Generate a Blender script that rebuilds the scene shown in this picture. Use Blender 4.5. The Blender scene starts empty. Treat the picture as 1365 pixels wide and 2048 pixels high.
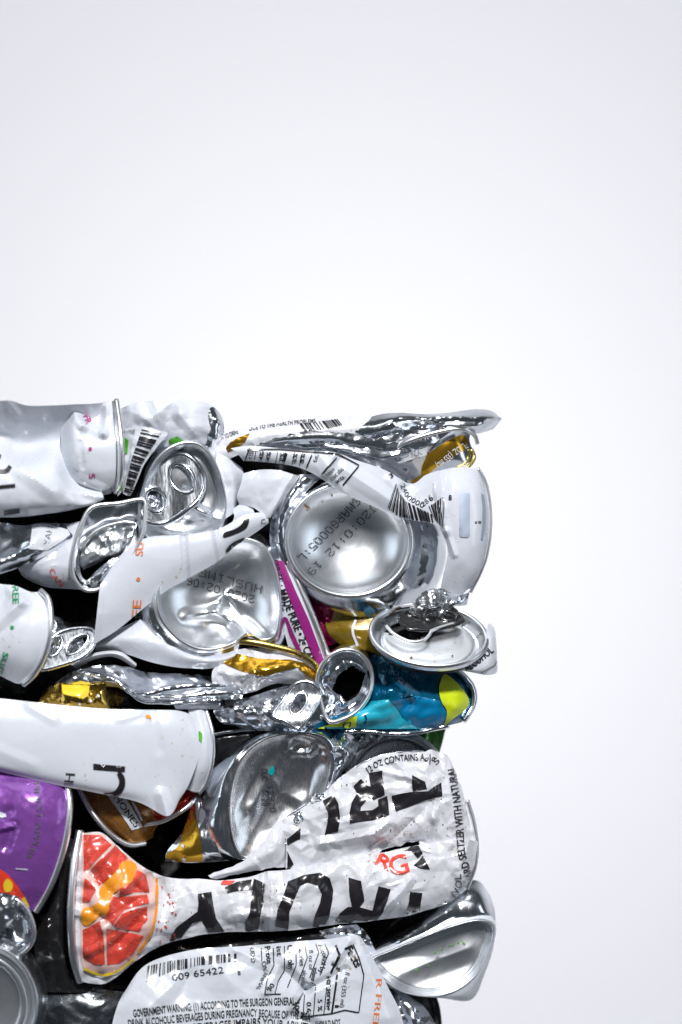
import bpy, bmesh, math, random
import numpy as np
from mathutils import Vector
from mathutils.bvhtree import BVHTree
from mathutils.geometry import delaunay_2d_cdt

# ------------------------------------------------------------------ camera, world, lamps
SC = bpy.context.scene
S = 0.0002            # metres per photograph pixel at the front of the bale
D = 1.5               # camera distance to the front of the bale
FLOOR = 3300          # pixel row of the studio floor (below the frame)
TILT = 0.16           # the bale's front recedes to the right
CZ = (FLOOR - 1024) * S
cam_d = bpy.data.cameras.new('camera'); cam = bpy.data.objects.new('camera', cam_d)
SC.collection.objects.link(cam); SC.camera = cam
cam.location = (0, -D, CZ); cam.rotation_euler = (math.pi / 2, 0, 0)
cam_d.sensor_fit = 'VERTICAL'; cam_d.sensor_height = 36.0
cam_d.lens = 36.0 * D / (2048 * S)
cam_d.clip_start = 0.05; cam_d.clip_end = 50
cam_d.dof.use_dof = True; cam_d.dof.focus_distance = D - 0.012; cam_d.dof.aperture_fstop = 3.6
SC.render.resolution_x = 682; SC.render.resolution_y = 1024
SC.view_settings.view_transform = 'Standard'; SC.view_settings.look = 'None'
SC.view_settings.exposure = 0.0; SC.view_settings.gamma = 1.0
W = bpy.data.worlds.new('World'); SC.world = W; W.use_nodes = True
W.node_tree.nodes['Background'].inputs[0].default_value = (0.75, 0.86, 1.0, 1)
W.node_tree.nodes['Background'].inputs[1].default_value = 0.06

def lamp(name, loc, target, size, power, col=(1, 1, 1), size_y=None):
    d = bpy.data.lights.new(name, 'AREA'); d.energy = power; d.color = col; d.size = size
    if size_y: d.shape = 'RECTANGLE'; d.size_y = size_y
    else: d.shape = 'DISK'
    o = bpy.data.objects.new(name, d); SC.collection.objects.link(o); o.location = loc
    o.rotation_euler = (Vector(target) - Vector(loc)).to_track_quat('-Z', 'Y').to_euler()
    return o
TG = (-0.03, 0.0, CZ - 0.10)
lamp('key_lamp', (0.14, -1.20, CZ + 0.86), TG, 0.17, 29, (0.995, 0.988, 1.0))
lamp('overhead_softbox', (-0.05, -0.32, CZ + 1.00), TG, 0.90, 2.3, (0.94, 0.97, 1.0), 0.45)
lamp('side_fill', (-1.1, -0.75, CZ + 0.25), TG, 0.45, 2.0, (0.80, 0.90, 1.0), 0.9)  # added fill on the left for bare metal to reflect, no known source
lamp('right_fill', (1.15, -0.45, CZ + 0.05), TG, 0.30, 1.8, (0.80, 0.90, 1.0), 0.9)  # added fill on the right, brightens the metal reflections
lamp('backdrop_lamp', (0.0, 0.33, CZ - 0.02), (0.0, 0.75, CZ + 0.0), 0.30, 1.34, (1.0, 0.985, 0.955))

# ------------------------------------------------------------------ materials
def mat(name, col, rough=0.3, metal=0.0, coat=0.0, bump=0.0, bscale=900, stretch=(1, 1, 1), rot=(0, 0, 0), dirt=0.0, dirtcol=(0.25, 0.13, 0.04),
        rvar=0.1, aniso=0.0, spec=0.5, cvar=0.0, dscale=260):
    m = bpy.data.materials.new(name); m.use_nodes = True
    nt = m.node_tree; N = nt.nodes; L = nt.links; b = N['Principled BSDF']
    b.inputs['Base Color'].default_value = (*col, 1); b.inputs['Roughness'].default_value = rough
    b.inputs['Metallic'].default_value = metal; b.inputs['Coat Weight'].default_value = coat
    b.inputs['Coat Roughness'].default_value = 0.12; b.inputs['Anisotropic'].default_value = aniso
    b.inputs['Specular IOR Level'].default_value = spec
    tc = N.new('ShaderNodeTexCoord'); mp = N.new('ShaderNodeMapping'); mp.inputs['Scale'].default_value = tuple(1 / q for q in stretch) if any(rot) else stretch; mp.vector_type = 'TEXTURE' if any(rot) else 'POINT'; mp.inputs['Rotation'].default_value = rot
    L.new(tc.outputs['Object'], mp.inputs[0])
    if rvar or bump:
        n = N.new('ShaderNodeTexNoise'); n.inputs['Scale'].default_value = bscale; n.inputs['Detail'].default_value = 4
        L.new(mp.outputs[0], n.inputs[0])
        mr = N.new('ShaderNodeMapRange'); mr.inputs[1].default_value = 0.3; mr.inputs[2].default_value = 0.7
        mr.inputs[3].default_value = max(0.03, rough - rvar); mr.inputs[4].default_value = min(1, rough + rvar)
        L.new(n.outputs[0], mr.inputs[0]); L.new(mr.outputs[0], b.inputs['Roughness'])
        if bump:
            bp = N.new('ShaderNodeBump'); bp.inputs['Strength'].default_value = bump; bp.inputs['Distance'].default_value = 0.0002
            L.new(n.outputs[0], bp.inputs['Height']); L.new(bp.outputs[0], b.inputs['Normal'])
    src = None
    if cvar:
        n3 = N.new('ShaderNodeTexNoise'); n3.inputs['Scale'].default_value = 160; n3.inputs['Detail'].default_value = 3
        L.new(tc.outputs['Object'], n3.inputs[0])
        mx = N.new('ShaderNodeMix'); mx.data_type = 'RGBA'
        mx.inputs[6].default_value = (*[c * (1 - cvar) for c in col], 1); mx.inputs[7].default_value = (*[min(1, c * (1 + cvar)) for c in col], 1)
        L.new(n3.outputs[0], mx.inputs[0]); src = mx.outputs[2]
    if dirt:
        n2 = N.new('ShaderNodeTexNoise'); n2.inputs['Scale'].default_value = dscale; n2.inputs['Detail'].default_value = 6
        n2.inputs['Roughness'].default_value = 0.65
        L.new(tc.outputs['Object'], n2.inputs[0])
        n4 = N.new('ShaderNodeTexNoise'); n4.inputs['Scale'].default_value = 45; L.new(tc.outputs['Object'], n4.inputs[0])
        ml = N.new('ShaderNodeMath'); ml.operation = 'ADD'; L.new(n2.outputs[0], ml.inputs[0]); 
        m2 = N.new('ShaderNodeMath'); m2.operation = 'MULTIPLY'; m2.inputs[1].default_value = 0.45; L.new(n4.outputs[0], m2.inputs[0])
        L.new(m2.outputs[0], ml.inputs[1])
        cr = N.new('ShaderNodeMapRange'); cr.inputs[1].default_value = 0.98 - dirt * 0.2; cr.inputs[2].default_value = 1.06 - dirt * 0.2
        cr.inputs[3].default_value = 0; cr.inputs[4].default_value = 0.85; L.new(ml.outputs[0], cr.inputs[0])
        md = N.new('ShaderNodeMix'); md.data_type = 'RGBA'
        if src: L.new(src, md.inputs[6])
        else: md.inputs[6].default_value = (*col, 1)
        md.inputs[7].default_value = (*dirtcol, 1); L.new(cr.outputs[0], md.inputs[0]); src = md.outputs[2]
        mm = N.new('ShaderNodeMath'); mm.operation = 'MULTIPLY_ADD'; mm.inputs[1].default_value = -metal * 0.9; mm.inputs[2].default_value = metal
        L.new(cr.outputs[0], mm.inputs[0]); L.new(mm.outputs[0], b.inputs['Metallic'])
    if src: L.new(src, b.inputs['Base Color'])
    return m
M = {}
M['white'] = mat('white_lacquer', (0.62, 0.65, 0.705), 0.24, 0.0, 0.35, 0.03, 700, dirt=0.50, dirtcol=(0.42, 0.30, 0.16), rvar=0.06, dscale=420)
M['white2'] = mat('white_lacquer_thin', (0.71, 0.715, 0.755), 0.20, 0.06, 0.4, 0.03, 600, dirt=0.55, dirtcol=(0.30, 0.19, 0.09), rvar=0.06, dscale=800)
M['metal'] = mat('bare_aluminium', (0.82, 0.85, 0.90), 0.18, 1.0, 0, 0.02, 1500, (1, 1, 0.12), dirt=0.16, rvar=0.05, cvar=0.12)
M['brushed'] = mat('brushed_aluminium', (0.85, 0.872, 0.90), 0.32, 1.0, 0, 0.02, 2200, (1, 0.3, 0.06), rot=(0, 0.6, 0), dirt=0.35, cvar=0.04, rvar=0.02, dirtcol=(0.45, 0.28, 0.08))
M['dull'] = mat('dull_aluminium', (0.70, 0.70, 0.71), 0.28, 1.0, 0, 0.012, 2200, (1, 0.5, 0.2), dirt=0.3, rvar=0.03, cvar=0.15)
M['foil'] = mat('crumpled_aluminium', (0.80, 0.83, 0.88), 0.20, 1.0, 0, 0.02, 1200, dirt=0.2, rvar=0.05, cvar=0.12)
M['rim'] = mat('rolled_rim_aluminium', (0.92, 0.92, 0.93), 0.34, 1.0, 0, 0.02, 1800, dirt=0.12, rvar=0.03)
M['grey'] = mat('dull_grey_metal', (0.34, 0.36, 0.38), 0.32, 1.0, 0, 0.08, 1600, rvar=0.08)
M['gold'] = mat('gold_lacquer', (0.52, 0.34, 0.07), 0.22, 1.0, 0.3, 0.10, 900, dirt=0.3, rvar=0.08)
M['brass'] = mat('brass_rim', (0.55, 0.43, 0.13), 0.30, 1.0, 0, 0.06, 1500, rvar=0.08)
M['yellow'] = mat('shaded_yellow_lacquer', (0.20, 0.13, 0.005), 0.25, 0.2, 0.3, 0.06, 500, cvar=0.35, dirt=0.3)  # darkened: the shadow of the round base is put into this yellow
M['teal'] = mat('teal_lacquer', (0.0, 0.115, 0.22), 0.20, 0.45, 0.5, 0.05, 700, cvar=0.2)
M['purple'] = mat('purple_lacquer', (0.24, 0.075, 0.37), 0.26, 0.35, 0.4, 0.05, 500, cvar=0.15)
M['brown'] = mat('amber_lacquer', (0.30, 0.13, 0.025), 0.26, 0.3, 0.3, 0.05, 500)
M['red'] = mat('red_lacquer', (0.60, 0.03, 0.015), 0.22, 0.3, 0.4, 0.05, 500)
M['crimson'] = mat('crimson_lacquer', (0.25, 0.0, 0.06), 0.16, 0.5, 0.5, 0.05, 500)
M['green'] = mat('green_lacquer', (0.03, 0.16, 0.015), 0.22, 0.4, 0.4, 0.05, 500)
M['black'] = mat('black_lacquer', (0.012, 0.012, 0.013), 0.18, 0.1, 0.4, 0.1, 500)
M['core'] = mat('gap_shade_core', (0.004, 0.004, 0.005), 0.45, 0.0, 0.0, 0.0, 300, spec=0.15)  # near-black: the shade of the deep gaps is put into this colour
def ink(name, col, rough=0.28, metal=0.0): M[name] = mat(name, col, rough, metal, 0.25, 0, rvar=0)
ink('ink_black', (0.016, 0.014, 0.017)); ink('ink_grey', (0.10, 0.10, 0.12)); ink('ink_dot', (0.012, 0.012, 0.018), 0.5)
ink('ink_orange', (0.72, 0.20, 0.06)); ink('ink_pink', (0.45, 0.03, 0.20)); ink('ink_green', (0.02, 0.27, 0.10))
ink('ink_leaf', (0.10, 0.40, 0.03)); ink('ink_magenta', (0.26, 0.015, 0.17)); ink('ink_red', (0.75, 0.05, 0.025))
M['ink_coral'] = mat('ink_coral', (0.64, 0.062, 0.04), 0.25, 0, 0.3, 0.04, 500, cvar=0.4, rvar=0.05); ink('ink_flesh', (0.85, 0.16, 0.11)); ink('ink_blush', (0.72, 0.50, 0.46)); ink('ink_pith', (0.84, 0.48, 0.42)); ink('ink_amber', (0.80, 0.30, 0.02))
ink('ink_yellow', (0.85, 0.60, 0.03)); ink('ink_cyan', (0.02, 0.42, 0.56)); ink('ink_blue', (0.0, 0.18, 0.37)); ink('ink_lime', (0.55, 0.66, 0.01))
ink('ink_white', (0.66, 0.68, 0.72)); ink('ink_silver', (0.6, 0.68, 0.8), 0.5, 0.8); ink('ink_navy', (0.0, 0.04, 0.085)); ink('ink_rust', (0.40, 0.17, 0.04), 0.6)
ink('ink_dirt', (0.10, 0.055, 0.02), 0.7); ink('ink_plum', (0.12, 0.03, 0.2)); ink('ink_teal', (0.0, 0.28, 0.32)); ink('ink_sky', (0.10, 0.30, 0.42)); ink('ink_gold', (0.66, 0.37, 0.03), 0.2, 0.9)

# ------------------------------------------------------------------ geometry helpers (pixel space: x right, y down, d towards the camera)
def crom(P, n, lin=0.0):
    """resample control points along axis 0 with a Catmull-Rom spline"""
    P = np.asarray(P, float); m = len(P)
    if m == 2:
        t = np.linspace(0, 1, n).reshape((-1,) + (1,) * (P.ndim - 1)); return P[0] * (1 - t) + P[1] * t
    E = np.concatenate([[2 * P[0] - P[1]], P, [2 * P[-1] - P[-2]]])
    t = np.linspace(0, m - 1, n); i = np.minimum(t.astype(int), m - 2); f = (t - i).reshape((-1,) + (1,) * (P.ndim - 1))
    a, b, c, d = E[i], E[i + 1], E[i + 2], E[i + 3]
    r = 0.5 * (2 * b + (c - a) * f + (2 * a - 5 * b + 4 * c - d) * f ** 2 + (3 * b - a - 3 * c + d) * f ** 3)
    return r * (1 - lin) + (b * (1 - f) + c * f) * lin
def closed_loop(P, n):
    P = np.asarray(P, float); m = len(P); E = np.concatenate([P[-2:], P, P[:3]])
    R = crom(E, (len(E) - 1) * 12 + 1)[24:24 + m * 12 + 1]
    s = np.concatenate([[0], np.cumsum(np.linalg.norm(np.diff(R[:, :2], axis=0), axis=1))])
    q = np.linspace(0, s[-1], n, endpoint=False)
    return np.stack([np.interp(q, s, R[:, k]) for k in range(R.shape[1])], 1)
def facet(x, y, cell, seed, ang=0.0, an=1.0):
    r = np.random.RandomState(seed); T = r.uniform(-1, 1, (64, 64)); B = r.rand(64, 64) > 0.5
    c, s = math.cos(ang), math.sin(ang); u = (x * c + y * s) / cell; v = (-x * s + y * c) / (cell * an)
    u = u + 0.30 * np.sin(v * 1.1 + seed); v = v + 0.30 * np.sin(u * 0.9 + seed * 3)
    i = np.floor(u).astype(int); j = np.floor(v).astype(int); f = u - i; g = v - j
    h = lambda a, b: T[(i + a) % 64, (j + b) % 64]
    A = np.where(f > g, h(0, 0) + f * (h(1, 0) - h(0, 0)) + g * (h(1, 1) - h(1, 0)), h(0, 0) + g * (h(0, 1) - h(0, 0)) + f * (h(1, 1) - h(0, 1)))
    C = np.where(f + g < 1, h(0, 0) + f * (h(1, 0) - h(0, 0)) + g * (h(0, 1) - h(0, 0)),
                 h(1, 1) + (1 - f) * (h(0, 1) - h(1, 1)) + (1 - g) * (h(1, 0) - h(1, 1)))
    return np.where(B[i % 64, j % 64], A, C)
def crumple(V, amp, cell, seed, an=1.0):
    x, y = V[..., 0], V[..., 1]; a = seed * 0.7
    if amp >= 1.5: amp = amp * 1.6
    f = facet(x, y, cell, seed, a, an) + 0.50 * facet(x, y, cell * 0.5, seed + 11, a + 0.9, an)
    if amp >= 2.2: f = f + 0.9 * (0.35 - np.abs(facet(x, y, cell * 0.8, seed + 41, a + 0.4, an))) - 0.5 * np.abs(facet(x, y, cell * 0.42, seed + 47, a + 1.7, an))   # sharp fold lines
    V = V.copy(); V[..., 2] += amp * f
    V[..., 0] += 0.25 * amp * facet(x, y, cell * 0.7, seed + 23, a); V[..., 1] += 0.25 * amp * facet(x, y, cell * 0.7, seed + 29, a + 1)
    return V
def seg_dist(x, y, a, b):
    dx, dy = b[0] - a[0], b[1] - a[1]; t = np.clip(((x - a[0]) * dx + (y - a[1]) * dy) / (dx * dx + dy * dy), 0, 1)
    return np.hypot(x - a[0] - t * dx, y - a[1] - t * dy), t
def features(V, creases=(), dents=()):
    V = V.copy(); x, y = V[..., 0].copy(), V[..., 1].copy()
    for (x0, y0, x1, y1, h, w) in creases:          # sharp ridge (h > 0) or valley (h < 0), fading at its ends
        ds, t = seg_dist(x, y, (x0, y0), (x1, y1)); V[..., 2] += h * np.maximum(0, 1 - ds / w) ** 1.1 * 1.25
    for (cx, cy, rx, ry, h, a) in dents:            # soft bump or hollow
        c, s = math.cos(a), math.sin(a); u = ((x - cx) * c + (y - cy) * s) / rx; v = (-(x - cx) * s + (y - cy) * c) / ry
        V[..., 2] += h * np.exp(-1.6 * (u * u + v * v) ** 1.5)
    return V
def pillow(G, res=4.0, thick=40, amp=0, cell=60, seed=1, an=1.0, creases=(), dents=(), lin=0.0, edge=0.22, rough_edge=0.0, flat=1.0):
    """closed crushed-can body: a front sheet through the control grid G and a back behind it"""
    G = np.asarray(G, float)
    if flat != 1.0:                                 # a pressed sheet: pull the depths towards their mean plane
        A_ = np.c_[G[..., 0].ravel(), G[..., 1].ravel(), np.ones(G[..., 0].size)]; q_ = np.linalg.lstsq(A_, G[..., 2].ravel(), rcond=None)[0]
        pl = (A_ @ q_).reshape(G.shape[:2]); G = G.copy(); G[..., 2] = pl + flat * (G[..., 2] - pl)
    lu = np.linalg.norm(np.diff(G[..., :2], axis=0), axis=2).sum(0).max(); lv = np.linalg.norm(np.diff(G[..., :2], axis=1), axis=2).sum(1).max()
    nu = int(np.clip(lu / res, 6, 220)) + 1; nv = int(np.clip(lv / res, 6, 260)) + 1
    V = crom(G, nu, lin); V = np.swapaxes(crom(np.swapaxes(V, 0, 1), nv, lin), 0, 1)
    base = V.copy()
    V = features(V, creases, dents)
    if amp: V = crumple(V, amp, cell, seed, an)
    u = np.linspace(0, 1, nu)[:, None]; v = np.linspace(0, 1, nv)[None, :]
    e = np.minimum(np.minimum(u, 1 - u) + 0 * v, np.minimum(v, 1 - v) + 0 * u)
    if rough_edge:
        k = np.exp(-(e / 0.03) ** 2)
        V[..., 0] += k * rough_edge * facet(V[..., 0], V[..., 1], 14, seed + 3); V[..., 1] += k * rough_edge * facet(V[..., 0], V[..., 1], 11, seed + 7, 1.0)
    w = 1 - (1 - np.minimum(1, e / edge)) ** 2
    Bk = V.copy(); Bk[..., 2] = V[..., 2] * (1 - w) + (base[..., 2] - thick) * w
    idx = np.arange(nu * nv).reshape(nu, nv); bi = idx.copy(); inner = Bk[1:-1:2, 1:-1:2] if False else Bk[1:-1, 1:-1]
    bi[1:-1, 1:-1] = nu * nv + np.arange((nu - 2) * (nv - 2)).reshape(nu - 2, nv - 2)
    F = np.stack([idx[:-1, :-1], idx[1:, :-1], idx[1:, 1:], idx[:-1, 1:]], -1).reshape(-1, 4)
    K = np.stack([bi[:-1, :-1], bi[:-1, 1:], bi[1:, 1:], bi[1:, :-1]], -1).reshape(-1, 4)
    return np.concatenate([V.reshape(-1, 3), inner.reshape(-1, 3)]), np.concatenate([F, K])
def ell(cx, cy, rx, ry, rot=0.0, d=0.0, gx=0.0, gy=0.0, n=72):
    """ellipse loop; gx, gy slope its depth across x and y"""
    t = np.linspace(0, 2 * math.pi, n, endpoint=False); c, s = math.cos(rot), math.sin(rot)
    ex, ey = rx * np.cos(t), ry * np.sin(t); x = ex * c - ey * s; y = ex * s + ey * c
    return np.stack([cx + x, cy + y, d + gx * x + gy * y], 1)
def scaled(L, k, c, d=0.0, sh=(0, 0), dk=1.0):
    R = np.asarray(L, float).copy(); R[:, 0] = c[0] + (R[:, 0] - c[0]) * k + sh[0]; R[:, 1] = c[1] + (R[:, 1] - c[1]) * k + sh[1]; R[:, 2] = R[:, 2] * dk + d
    return R
def loft(loops, sub=4, cap=True, n=None, amp=0, cell=60, seed=1, creases=(), dents=(), cut=(), mask=None, cap0=False):
    Ls = [np.asarray(l, float) for l in loops]; n = n or len(Ls[0]); A = np.stack(Ls)
    R = crom(A, (len(A) - 1) * sub + 1)
    if cap: R = np.concatenate([R, np.repeat(R[-1:].mean(1, keepdims=True), R.shape[1], 1)])
    R0 = R.copy(); R = features(R, creases, dents)
    if amp:
        C = crumple(R, amp, cell, seed); k = 1.0 if mask is None else mask(R0[..., 0], R0[..., 1])[..., None]
        R = R * (1 - k) + C * k
    m = R.shape[0]; idx = np.arange(m * n).reshape(m, n); nx = np.roll(idx, -1, 1)
    F = np.stack([idx[:-1], idx[1:], nx[1:], nx[:-1]], -1).reshape(-1, 4)
    V = R.reshape(-1, 3)
    if len(cut):
        c = V[F].mean(1); keep = np.ones(len(F), bool)
        for p in cut: keep &= ~inside(c[:, 0], c[:, 1], p)
        F = F[keep]
    return V, F
def inside(x, y, poly):
    x = np.asarray(x); y = np.asarray(y); r = np.zeros(x.shape, bool); p = np.asarray(poly, float); j = len(p) - 1
    for i in range(len(p)):
        c = ((p[i, 1] > y) != (p[j, 1] > y)) & (x < (p[j, 0] - p[i, 0]) * (y - p[i, 1]) / (p[j, 1] - p[i, 1] + 1e-12) + p[i, 0]); r ^= c; j = i
    return r
def tube(path, r, closed=False, n=10, res=4.0, flat=1.0, amp=0, seed=1, taper=False):
    """swept wire: r across the view, r*flat towards the viewer"""
    P = np.asarray(path, float)
    L = np.linalg.norm(np.diff(P, axis=0), axis=1).sum(); m = max(8, int(L / res))
    Q = closed_loop(P, m) if closed else crom(P, m)
    if amp: Q = crumple(Q, amp, 30, seed)
    T = (np.roll(Q, -1, 0) - np.roll(Q, 1, 0)) if closed else np.gradient(Q, axis=0)
    T /= np.linalg.norm(T, axis=1, keepdims=True) + 1e-9
    Z = np.tile([0.0, 0, 1], (m, 1)); Sd = np.cross(T, Z); ln = np.linalg.norm(Sd, axis=1, keepdims=True)
    Sd = np.where(ln > 0.05, Sd / (ln + 1e-9), [1.0, 0, 0]); U = np.cross(Sd, T)
    a = np.linspace(0, 2 * math.pi, n, endpoint=False)
    rr = np.full(m, r, float)
    if taper: rr *= np.sin(np.linspace(0.12, math.pi - 0.12, m)) ** 0.5
    V = Q[:, None] + rr[:, None, None] * (np.cos(a)[None, :, None] * Sd[:, None] + flat * np.sin(a)[None, :, None] * U[:, None])
    idx = np.arange(m * n).reshape(m, n); nx = np.roll(idx, -1, 1)
    if closed: i2 = np.roll(idx, -1, 0); n2 = np.roll(nx, -1, 0); F = np.stack([idx, i2, n2, nx], -1).reshape(-1, 4).tolist()
    else:
        F = np.stack([idx[:-1], idx[1:], nx[1:], nx[:-1]], -1).reshape(-1, 4).tolist()
        F.append(list(idx[0])); F.append(list(idx[-1][::-1]))
    return V.reshape(-1, 3), F
def tri_fill(outline, holes=(), step=6.0, keepcut=None):
    """triangulated flat region with interior points, so that it can be laid on a curved surface"""
    def dens(p):
        p = np.asarray(p, float); out = []
        for a, b in zip(p, np.roll(p, -1, 0)):
            k = max(1, int(np.hypot(*(b - a)) / step)); out += [a + (b - a) * i / k for i in range(k)]
        return np.array(out)
    rings = [dens(outline)] + [dens(h) for h in holes]
    pts = []; ed = []
    for r in rings:
        o = len(pts); pts += [tuple(q) for q in r]; ed += [(o + i, o + (i + 1) % len(r)) for i in range(len(r))]
    A = rings[0]; x0, y0 = A.min(0); x1, y1 = A.max(0)
    gx, gy = np.meshgrid(np.arange(x0 + step / 2, x1, step), np.arange(y0 + step / 2, y1, step)); gx = gx.ravel(); gy = gy.ravel()
    ok = inside(gx, gy, A)
    for h in rings[1:]: ok &= ~inside(gx, gy, h)
    allb = np.concatenate(rings)
    if ok.any():
        g = np.stack([gx[ok], gy[ok]], 1); dm = np.array([np.min(np.hypot(*(allb - q).T)) for q in g]); g = g[dm > step * 0.4]
        pts += [tuple(q) for q in g]
    r = delaunay_2d_cdt([Vector((float(a), float(b))) for a, b in pts], ed, [], 0, 1e-4)
    V = np.array([(v.x, v.y) for v in r[0]]); F = np.array([f for f in r[2] if len(f) == 3])
    c = V[F].mean(1); ok = inside(c[:, 0], c[:, 1], A)
    for h in rings[1:]: ok &= ~inside(c[:, 0], c[:, 1], h)
    return V, F[ok]
def smooth_poly(P, n=60): return closed_loop(np.c_[np.asarray(P, float)[:, :2], np.zeros(len(P))], n)[:, :2]
def plate(outline, holes, dfun, thick=6.0, step=5.0):
    """stamped plate (a pull tab): outline with holes, bent by dfun(x, y)"""
    V, F = tri_fill(outline, holes, step); n = len(V); d = dfun(V[:, 0], V[:, 1])
    A = np.c_[V, d]; B = np.c_[V, d - thick]
    ed = {}
    for f in F:
        for a, b in ((f[0], f[1]), (f[1], f[2]), (f[2], f[0])): ed[(a, b)] = 1
    W = [[a, b, b + n, a + n] for (a, b) in ed if (b, a) not in ed]
    return np.concatenate([A, B]), F.tolist() + (F[:, ::-1] + n).tolist() + W

# ------------------------------------------------------------------ things
def unproj(px, py, y):
    k = (D + y) / D; return np.array([(px - 682.5) * S * k, y, CZ + (1024 - py) * S * k])
CAMP = Vector((0, -D, CZ))
class Thing:
    def __init__(s, name, label, cat, anchor, group='crushed cans pressed into the bale'):
        s.ax, s.ay, s.d0 = anchor; y = -(s.d0 + TILT * (1000 - s.ax)) * S
        s.A = unproj(s.ax, s.ay, y); s.k = (D + y) / D
        s.root = bpy.data.objects.new(name, None); SC.collection.objects.link(s.root)
        s.root.empty_display_size = 0.01; s.root.location = s.A
        s.root['label'] = label; s.root['category'] = cat
        if group: s.root['group'] = group
        s.bvh = []; s.last = None
    def local(s, V):
        V = np.asarray(V, float); q = S * s.k
        return np.stack([q * (V[:, 0] - s.ax), -q * ((V[:, 2] - s.d0) + TILT * (s.ax - V[:, 0])), -q * (V[:, 1] - s.ay)], 1)
    def link(s, name, L, F, m, parent=None, label=None, sharp=0):
        me = bpy.data.meshes.new(name); me.from_pydata(L.tolist(), [], F.tolist() if hasattr(F, 'tolist') else F)
        me.polygons.foreach_set('use_smooth', [True] * len(me.polygons)); me.materials.append(M[m]); me.update()
        if sharp: me.set_sharp_from_angle(angle=sharp)   # crisp fold lines
        o = bpy.data.objects.new(name, me); SC.collection.objects.link(o); o.parent = parent or s.root
        if label: o['label'] = label
        return o
    def add(s, name, VF, m, parent=None, target=True, label=None):
        V, F = VF; L = s.local(V); o = s.link(name, L, F, m, parent, label, 0.27 if hasattr(F, 'tolist') and name not in ('lid', 'rivet', 'neck', 'base') else 0)
        Wd = L + s.A
        F2 = F.tolist() if hasattr(F, 'tolist') else F
        rec = (BVHTree.FromPolygons([Vector(q) for q in Wd], F2), o)
        if target: s.bvh.append(rec); s.last = rec
        return rec
    # --- prints: flat regions laid on the surface the camera sees, a tenth of a millimetre proud
    def lay(s, name, V2, F, m, on=None, lift=0.00026, label=None):
        on = on or s.last; T = [on] if isinstance(on, tuple) else on
        P = np.zeros((len(V2), 3)); ok = np.zeros(len(V2), bool)
        for i, (px, py) in enumerate(V2):
            dr = (Vector(unproj(px, py, 0.0)) - CAMP).normalized(); best = None
            for b, o in T:
                h = b.ray_cast(CAMP, dr)
                if h[0] is not None and (best is None or h[3] < best[3]): best = h
            if best:
                nn = best[1] if best[1].dot(dr) < 0 else -best[1]
                P[i] = np.array(best[0] + nn * lift - dr * lift * 0.7); ok[i] = True
        Fk = []
        for f in F:
            f = list(f)
            if not all(ok[i] for i in f): continue
            bad = False
            for a, b in zip(f, f[1:] + f[:1]):
                if np.linalg.norm(P[a] - P[b]) > S * (4.5 * np.hypot(*(np.asarray(V2[a]) - V2[b])) + 1.5): bad = True; break
            if not bad: Fk.append(f)
        if not Fk: return None
        use = sorted({i for f in Fk for i in f}); mp = {j: i for i, j in enumerate(use)}
        return s.link(name, P[use] - s.A, [[mp[i] for i in f] for f in Fk], m, T[0][1], label)
    def poly(s, name, pts, m, on=None, holes=(), step=6.0, smooth=False, lift=0.00026):
        if smooth: pts = smooth_poly(pts, max(24, len(pts) * 5))
        V, F = tri_fill(pts, holes, step); return s.lay(name, V, F, m, on, lift)
    def strokes(s, name, lines, m, on=None, step=5.0, lift=0.00030, curve=False):
        V, F = [], []
        for pts, w in lines:
            P = np.asarray(pts, float)
            L = np.hypot(*np.diff(P, axis=0).T).sum(); n = max(2, int(L / step) + 1)
            if curve and len(P) > 2: Q = crom(P, n)
            else:
                sa = np.concatenate([[0], np.cumsum(np.hypot(*np.diff(P, axis=0).T))]); q = np.linspace(0, sa[-1], n)
                Q = np.stack([np.interp(q, sa, P[:, 0]), np.interp(q, sa, P[:, 1])], 1)
            T = np.gradient(Q, axis=0); T /= np.linalg.norm(T, axis=1, keepdims=True) + 1e-9; Nn = np.stack([-T[:, 1], T[:, 0]], 1) * w / 2
            o = len(V); V += list(Q + Nn) + list(Q - Nn); F += [[o + i, o + i + 1, o + n + i + 1, o + n + i] for i in range(n - 1)]
        return s.lay(name, np.array(V), F, m, on, lift)
    def dots(s, name, pts, r, m, on=None, lift=0.00030):
        V, F = [], []
        for q in pts:
            rr = q[2] if len(q) > 2 else r; o = len(V)
            V += [(q[0] + rr * math.cos(k * math.pi / 4), q[1] + rr * math.sin(k * math.pi / 4)) for k in range(8)]; F.append(list(range(o, o + 8)))
        return s.lay(name, np.array(V), F, m, on, lift)
    def text(s, name, body, path, h, m, on=None, bold=0.0, step=3.5, fit=True, slant=0.0):
        """lettering along a folded baseline; h is the cap height"""
        V, F = glyphs(body, bold)
        P = np.asarray(path, float); sa = np.concatenate([[0], np.cumsum(np.hypot(*np.diff(P, axis=0).T))])
        x0, x1 = V[:, 0].min(), V[:, 0].max(); V = V.copy(); V[:, 0] = (V[:, 0] - x0) / (x1 - x0) * sa[-1]; V[:, 1] = V[:, 1] / 0.70 * h
        V, F = bisect(V, F, step)
        V[:, 0] += slant * V[:, 1]
        t = V[:, 0]; B = np.stack([np.interp(t, sa, P[:, 0]), np.interp(t, sa, P[:, 1])], 1)
        T = np.gradient(P, axis=0) if len(P) > 1 else None
        T = np.stack([np.interp(t, sa, T[:, 0]), np.interp(t, sa, T[:, 1])], 1); T /= np.linalg.norm(T, axis=1, keepdims=True) + 1e-9
        Q = B + np.stack([T[:, 1], -T[:, 0]], 1) * V[:, 1:2]
        ext = np.where(t < 0, t, np.where(t > sa[-1], t - sa[-1], 0)); Q += T * ext[:, None]
        return s.lay(name, Q, F, m, on)
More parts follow.
